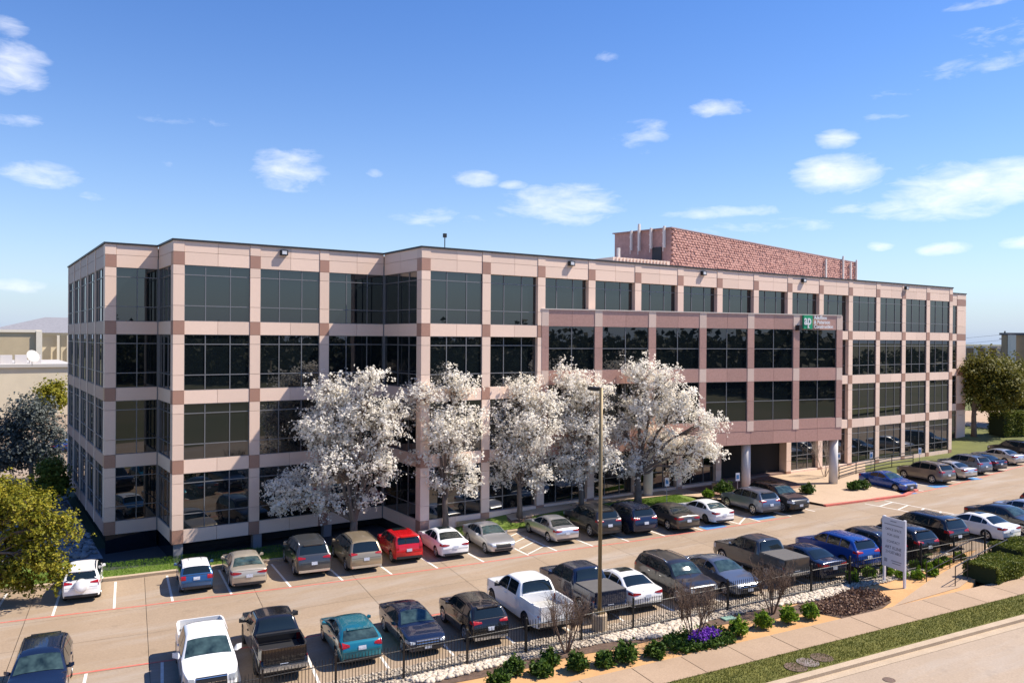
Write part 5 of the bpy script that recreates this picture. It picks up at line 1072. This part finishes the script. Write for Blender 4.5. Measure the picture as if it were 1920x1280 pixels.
q = np.concatenate([scatter([bp(u, v)[:2] for u, v in [(1120, 1195), (1200, 1180), (1300, 1160), (1330, 1162), (1295, 1185), (1225, 1197), (1150, 1203)]], 620, 12), scatter([bp(u, v)[:2] for u, v in [(1440, 1132), (1520, 1112), (1590, 1098), (1592, 1112), (1540, 1126), (1460, 1136)]], 520, 13), scatter([bp(u, v)[:2] for u, v in [(760, 1275), (870, 1250), (960, 1232), (965, 1240), (880, 1262), (800, 1282)]], 520, 14)])
rocks('white_rocks', q, np.array([zg(x)+.03 for x in q[:, 0]]), rng.uniform(.08, .17, len(q)), m_rockw, 2, 'larger white rocks heaped outside the fence')
q = scatter([(-9, 4.2), (-.4, 2.4), (-.4, 28), (-13, 28)], 2600, 21); rocks('riprap_stones', q, np.array([zg(x)+.2 for x in q[:, 0]]), rng.uniform(.12, .3, len(q)), mat('riprap_stone', (.34, .34, .35), .9, noise=.5, nscale=2, col2=(.17, .17, .18)), 3, 'grey stones on the shaded slope beside the left flank')
# distant wood around the horizon
r = np.random.default_rng(5); n = 1500; ang = r.uniform(0, 2*math.pi, n); dist = r.uniform(230, 620, n)
keep = []
for i in range(n):
    p = (CAM[0]+math.cos(ang[i])*dist[i], CAM[1]+math.sin(ang[i])*dist[i])
    keep.append(dist[i] > 420 or not (-.2 < ang[i] < 2.2))
ang, dist = ang[np.array(keep)], dist[np.array(keep)]; n = len(ang); behind = (ang > 3.3) & (ang < 5.9); drop = behind & (r.uniform(size=n) < .5); ang, dist, behind = ang[~drop], dist[~drop], behind[~drop]; n = len(ang)
dist = np.where(behind, r.uniform(120, 210, n), dist); hh = np.where(behind, r.uniform(9, 13, n), r.uniform(4, 8.5, n))
C_ = []
for i in range(n):
    k = 210 if behind[i] else 60; q = r.normal(0, 1, (k, 3))*np.array([3.6, 3.6, hh[i]*.24]); q[:, 2] += hh[i]*.55; q[:, 0] += CAM[0]+math.cos(ang[i])*dist[i]; q[:, 1] += CAM[1]+math.sin(ang[i])*dist[i]; q[:, 2] = np.maximum(q[:, 2], .3); C_.append(q)
V, F = quads(np.concatenate(C_), 1.9, 2, 9, .6); stuff(link('far_wood', fastmesh('far_wood', V, F, leafmat('far_leaf', [(.03, .042, .018), (.06, .07, .03), (.10, .10, .05)], .1))), 'distant belt of trees along the horizon', 'wood')

# ------------------------------------------------------------------ street furniture
fence = empty('iron_fence', (*site(7, 0), zg(7.))); tag(fence, 'black iron picket fence along the river rock strip', 'fence'); fo = np.array(fence.location); m_iron = mat('fence_iron', (.012, .012, .013), .5, metal=.2)
FH = 1.30
def fp(s, dz=0.): x, y = site(s, 0); return np.array([x, y, zg(x)+dz])-fo
pm_ = MB().box(-.035, .035, -.035, .035, -.1, FH+.06).add([(-.045, -.045, FH+.06), (.045, -.045, FH+.06), (.045, .045, FH+.06), (-.045, .045, FH+.06), (0, 0, FH+.13)], [(0, 1, 4), (1, 2, 4), (2, 3, 4), (3, 0, 4), (3, 2, 1, 0)]).mesh('post', m_iron)
pk = MB().add([(-.009, -.009, .08), (.009, -.009, .08), (.009, .009, .08), (-.009, .009, .08), (-.009, -.009, FH-.06), (.009, -.009, FH-.06), (.009, .009, FH-.06), (-.009, .009, FH-.06), (0, 0, FH)], [(0, 1, 5, 4), (1, 2, 6, 5), (2, 3, 7, 6), (3, 0, 4, 7), (4, 5, 8), (5, 6, 8), (6, 7, 8), (7, 4, 8)]).mesh('picket', m_iron)
posts = [-15+2.5*i for i in range(20)]
for s in posts: link('post', pm_, fence, tuple(fp(s)), AL)
for i in range(len(posts)-1):
    a, b = posts[i], posts[i+1]
    for h in (.16, FH-.24): MB().tube([tuple(fp(a, h)), tuple(fp(b, h))], .020, 4).build('rail', m_iron, fence)
ps = []; s = -15+.11
while s < posts[-1]:
    if min(abs(s-p) for p in posts) > .06: ps.append(s)
    s += .118
ps.sort(key=lambda s: depth(fp(s)+fo) if proj(fp(s)+fo)[1] < 1300 else 999); rest = MB()
for i, s in enumerate(ps):
    if i < 300: link('picket', pk, fence, tuple(fp(s)), AL)
    else: p = fp(s); rest.add([(v.co.x+p[0], v.co.y+p[1], v.co.z+p[2]) for v in pk.vertices], [tuple(f.vertices) for f in pk.polygons])
stuff(rest.build('picket', m_iron, fence))
# lamp post
lb = bp(1124, 1181); lamp = empty('lamp_post', tuple(lb)); tag(lamp, 'tall bronze parking lot lamp post on a round concrete pier', 'lamp post'); m_brz = mat('bronze_pole', (.22, .165, .085), .5, metal=.3); zt = 9.75-lb[2]
MB().lathe([(.33, -.2), (.33, .68), (.30, .72)], 20).build('concrete_pier', m_kerb, lamp, smooth=False); MB().box(-.17, .17, -.17, .17, .72, .86).build('base_cover', m_brz, lamp)
MB().lathe([(.085, .86), (.075, zt)], 10).build('pole', m_brz, lamp, smooth=True)
hd = MB().box(.12, .85, -.17, .17, zt-.14, zt+.0).build('lamp_head', m_black, lamp, rz=math.pi/2+AL); MB().box(.22, .78, -.13, .13, zt-.155, zt-.14).build('lens', mat('lamp_lens', (.5, .5, .48), .3), hd)
# lease sign
pL, pR = bp(1655, 1088), bp(1696, 1103)
def z_for(p, v):
    lo_, hi_ = -3., 15.
    for _ in range(50):
        m_ = (lo_+hi_)/2
        if proj((p[0], p[1], m_))[1] > v: lo_ = m_
        else: hi_ = m_
    return lo_
e = (pR-pL)[:2]; wS = float(np.linalg.norm(e)); rzS = math.atan2(e[1], e[0]); zbL = min(pL[2], pR[2]); zT = z_for(pL, 966)-zbL; zB = z_for(pL, 1058)-zbL
sg = empty('lease_sign', (pL[0], pL[1], zbL), rzS); tag(sg, 'white office leasing sign panel on two white posts in the tan bed', 'sign'); m_sign = mat('sign_white', (.70, .70, .74), .55)
for x in (.05, wS-.05): MB().box(x-.05, x+.05, .0, .10, -.2, zT+.02).build('post', m_sign, sg)
MB().box(-.03, wS+.03, -.035, -.003, zB, zT).build('panel', m_sign, sg); m_ink = mat('sign_ink', (.05, .05, .07), .6); hS = zT-zB
def sline(t, f, size, sx=1.): 
    o = text_mesh(t, size, m_ink, sg, (wS/2, -.038, zB+hS*f), 0, ext=.001, align='CENTER', sx=sx)
sline('OFFICE SPACE', .745, .16, .95); sline('FOR LEASE', .635, .16, .95); sline('CONTACT', .50, .17, .95); sline('ART KLINE', .375, .22, .93); sline('214.507.6863', .285, .20, .85);
for (xa, xb, f) in ((.36, .64, .935), (.08, .92, .865), (.42, .88, .150), (.46, .84, .105)):      # print too small to read in the photograph
    MB().box(wS*xa, wS*xb, -.041, -.036, zB+hS*f-.022, zB+hS*f+.022).build('fine_print', mat('fine_print_grey', (.30, .30, .33), .6), sg)
MB().box(.12, .30, -.041, -.036, zB+hS*.10, zB+hS*.17).build('logo', mat('logo_grey', (.32, .33, .36), .6), sg)
# handrails beside the ramp walk
def handrail(label, px, h=.95, mid=(.5,)):
    P = [bp(u, v) for u, v in px]; rt = empty('handrail', tuple(P[0])); tag(rt, label, 'handrail', 'handrails of the ramp walk'); o = P[0]; m_ = mat('rail_brown', (.035, .028, .026), .5, metal=.2)
    for p in P: q = p-o; MB().tube([(q[0], q[1], q[2]-.1), (q[0], q[1], q[2]+h)], .026, 6).build('post', m_, rt)
    MB().tube([tuple(p-o+np.array([0, 0, h])) for p in P], .028, 6).build('top_rail', m_, rt)
    for f in mid: MB().tube([tuple(p-o+np.array([0, 0, h*f])) for p in P], .018, 6).build('lower_rail', m_, rt)
handrail('dark metal handrail on the left of the ramp walk', [(1737, 1090), (1760, 1077), (1781, 1066), (1802, 1055), (1821, 1046)]); handrail('dark metal handrail on the right of the ramp walk beside the hedge', [(1791, 1099), (1814, 1085), (1835, 1073), (1856, 1061), (1888, 1044)])
# black ramp railing by the entrance
P = [zp(1573, 898), zp(1605, 888), zp(1640, 880), zp(1672, 873), zp(1712, 868)]; rt = empty('ramp_railing', tuple(P[0])); tag(rt, 'black horizontal bar railing of the entrance ramp behind the blue sedan', 'railing')
for p in P: q = p-P[0]; MB().tube([(q[0], q[1], q[2]-.1), (q[0], q[1], q[2]+1.0)], .04, 6).build('post', m_iron, rt)
for h in (.25, .5, .75, 1.0): MB().tube([tuple(p-P[0]+np.array([0, 0, h])) for p in P], .04, 6).build('bar', m_iron, rt)
# accessible parking signs
def hsign(pb, pt, zb, label):
    b = at_z(*pb, zb); zt_ = z_for(b, pt); rt = empty('parking_sign', tuple(b)); tag(rt, label, 'sign', 'accessible parking signs'); H = zt_-b[2]
    MB().tube([(0, 0, -.2), (0, 0, H)], .025, 6).build('post', mat('galvanised', (.45, .46, .47), .5, metal=.5), rt)
    pl = MB().box(-.17, .17, -.04, -.028, H-.58, H).build('plate', m_sign, rt, (0, 0, 0), -.3); MB().box(-.11, .11, -.045, -.041, H-.44, H-.14).build('blue_symbol', m_blue, pl)
hsign((1250, 943), 895, .45, 'accessible parking sign on the lawn beside the leaning blossom tree'); hsign((1269, 921), 873, .5, 'accessible parking sign at the facade behind the lawn'); hsign((1382.5, 926), 886, .45, 'accessible parking sign by the middle entrance column')
hsign((1572, 884), 848, .55, 'accessible parking sign right of the last entrance column'); hsign((1633, 878), 847, .5, 'accessible parking sign behind the bright blue sedan'); hsign((1724, 872), 839, .45, 'accessible parking sign behind the taupe SUV')
# stone blocks, lids
def rock_block(name, label, p, dims, rz, m):
    bm = bmesh.new(); bmesh.ops.create_cube(bm, size=1); bmesh.ops.subdivide_edges(bm, edges=bm.edges[:], cuts=3, use_grid_fill=True); r = random.Random(label)
    for v in bm.verts: v.co = Vector((v.co.x*dims[0]+r.uniform(-.03, .03), v.co.y*dims[1]+r.uniform(-.03, .03), (v.co.z+.5)*dims[2]-.08+r.uniform(-.02, .02)))
    me = bpy.data.meshes.new(name); bm.to_mesh(me); bm.free(); me.materials.append(m); o = link(name, me, None, tuple(p), rz); tag(o, label, 'stone'); return o
m_lime_st = mat('limestone', (.46, .34, .20), .9, noise=.4, nscale=3, col2=(.30, .21, .12), detail=6, bump=.6, bscale=9)
rock_block('stone_block', 'rough tan limestone block on the plaza beside the ornamental grass', zp(1352, 917), (1.5, .55, .62), .1, m_lime_st); p = on_lawn(880, 978); rock_block('stone_ledge', 'flat stone ledge on the lawn behind the silver sedan facing the aisle', (p[0], p[1], p[2]-.02), (1.9, .8, .28), -.2, m_lime_st)
def lid(name, label, pb, r_, m, sq=False, dz=0.):
    p = bp(*pb, dz); p[2] += 0; b = MB()
    if sq: b.box(-r_, r_, -r_*.6, r_*.6, -.1, .07)
    else: b.lathe([(r_, -.1), (r_, .035), (r_*.86, .036), (r_*.85, .03), (r_*.4, .034)], 24)
    tag(b.build(name, m, None, tuple(p), AL), label, 'utility cover')
m_cast = mat('cast_iron_rust', (.17, .105, .075), .8, noise=.4, nscale=8, col2=(.10, .07, .055)); lid('manhole_cover', 'rusty round manhole cover in the verge, lowest of three', (1492, 1251), .42, m_cast); lid('manhole_cover', 'round manhole cover with pale blue centre, middle of three', (1515, 1242), .42, mat('cast_blue', (.30, .27, .27), .7, noise=.5, nscale=3, col2=(.16, .10, .08))); lid('manhole_cover', 'rusty round manhole cover in the verge, uppermost of three', (1541, 1233), .42, m_cast)
lid('valve_box', 'green plastic valve box lid in the mulch', (1366, 1160), .30, mat('valve_green', (.22, .36, .28), .6), True); lid('drain_cover', 'small dark drain cover in the street', (1667, 1275), .22, m_cast, dz=-.165)

# ------------------------------------------------------------------ far buildings
def far_box(name, label, px0, px1, v_top, dep, depth_len, zb, m, mr, cat='building', wins=0, over=.3):
    a, b = at_depth(px0, 640, dep), at_depth(px1, 640, dep); e = (b-a)[:2]; w = float(np.linalg.norm(e)); rz = math.atan2(e[1], e[0])
    if px0 < 960:
        rz = 0.; w = .5
        while proj((a[0]+w, a[1], 10))[0] < px1: w += .5
    zt_ = z_for(a, v_top)
    rt = empty(name, (a[0], a[1], zb), rz); tag(rt, label, cat); H = zt_-zb; MB().box(0, w, 0, depth_len, -1, H).build('wall', m, rt); MB().box(-over, w+over, -over, depth_len+over, H, H+.5).build('roof', mr, rt)
    return rt, w, H
m_beige = mat('stucco_beige', (.52, .42, .27), .9, noise=.12, nscale=.3); m_cream = mat('stucco_cream', (.66, .58, .43), .9, noise=.1, nscale=.3); m_rfw = mat('flat_roof_white', (.48, .46, .43), .8); m_shing = mat('grey_shingles', (.24, .24, .26), .8, noise=.2, nscale=2); m_stone = mat('trim_stone', (.72, .66, .55), .8)
rt, w, H = far_box('beige_building', 'beige flat roofed building at the left edge behind the trees', -60, 72, 622, 150, 40, -.9, m_beige, m_stone)
MB().box(w-.6, w+.4, -.5, 1, -1, H+.3).build('corner_pier', m_stone, rt)
rt, w, H = far_box('gabled_building', 'cream building with grey hip roof behind the beige one', 62, 200, 628, 172, 40, -.9, m_cream, m_stone)
hr = 5.; MB().add([(-10, -1, H+.5), (w+1, -1, H+.5), (w+1, 41, H+.5), (-10, 41, H+.5), (w*.22, 14, H+.5+hr*.72), (w*.75, 14, H+.5+hr*.72)], [(0, 1, 5, 4), (1, 2, 5), (2, 3, 4, 5), (3, 0, 4)]).build('hip_roof', m_shing, rt)
for k in range(4): boxpiece('column', .5, .5, H, m_stone, rt, (w*.30+k*1.9, -1.2, 0)); boxpiece('window', 1.0, .1, 2.2, m_glassd, rt, (w*.30+.7+k*1.9, -.1, H*.35))
rt, w, H = far_box('low_annex', 'low cream building with white flat roof at the left edge', -60, 130, 690, 120, 25, -.9, m_cream, m_rfw)
for k in range(4): boxpiece('air_handler', 1.6, 1.8, 1.3, m_ant, rt, (w*.16+k*2.0, 3+k*.6, H+.5))
dsh = empty('satellite_dish', tuple(at_depth(60, 690, 122))); tag(dsh, 'white satellite dish on the low annex roof', 'satellite dish'); zr_ = z_for(at_depth(60, 640, 122), 690); dsh.location[2] = zr_+.4
MB().lathe([(.05, 0), (.7, .12), (1.0, .3), (1.02, .3)], 16).build('dish', m_rfw, dsh, (0, 0, 1.3)).rotation_euler = (R(65), 0, R(30)); MB().tube([(0, 0, -.1), (0, 0, 1.4)], .06, 6).build('mast', m_ant, dsh)
m_brickt = mat('tan_brick', (.36, .26, .16), .9, noise=.2, nscale=.5)
rt, w, H = far_box('portico_building', 'tan building with white pillars at the right edge', 1888, 2050, 628, 175, 2, .5, m_brickt, mat('dark_fascia', (.10, .10, .11), .6))
for k in range(4): boxpiece('pillar', 1.1, 1.1, H, m_stone, rt, (k*6.0, -1.4, 0))
rt, w, H = far_box('long_low_building', 'long low brick building behind the tree at the right', 1795, 1990, 652, 182, 2, .5, m_brickt, m_stone)
for k in range(9): boxpiece('pillar', .7, .5, H, m_stone, rt, (1+k*2.6, -.55, 0))
for k in range(8): boxpiece('window', 1.3, .1, 1.9, m_glassd, rt, (2.1+k*2.6, -.08, H*.3))
up = at_depth(1884, 640, 240); zt_ = z_for(up, 598); pole = empty('utility_pole', (up[0], up[1], .5)); tag(pole, 'tall dark utility pole with cross arm at the right horizon', 'utility pole')
MB().tube([(0, 0, -1), (0, 0, zt_-.5)], [.32, .22], 6).build('pole', m_twig, pole); MB().box(-1.6, 1.6, -.1, .1, zt_-2.9, zt_-2.65).build('cross_arm', m_twig, pole, (0, 0, 0), -.6)
wr = MB()
for dz in (-1.0, -2.6): wr.tube([(0, 0, zt_-.5+dz), (-45, 40, zt_-7+dz), (-95, 80, zt_-9+dz)], .035, 3, False); wr.tube([(0, 0, zt_-.5+dz), (60, -45, zt_-2+dz)], .035, 3, False)
wr.build('wire', m_black, pole)
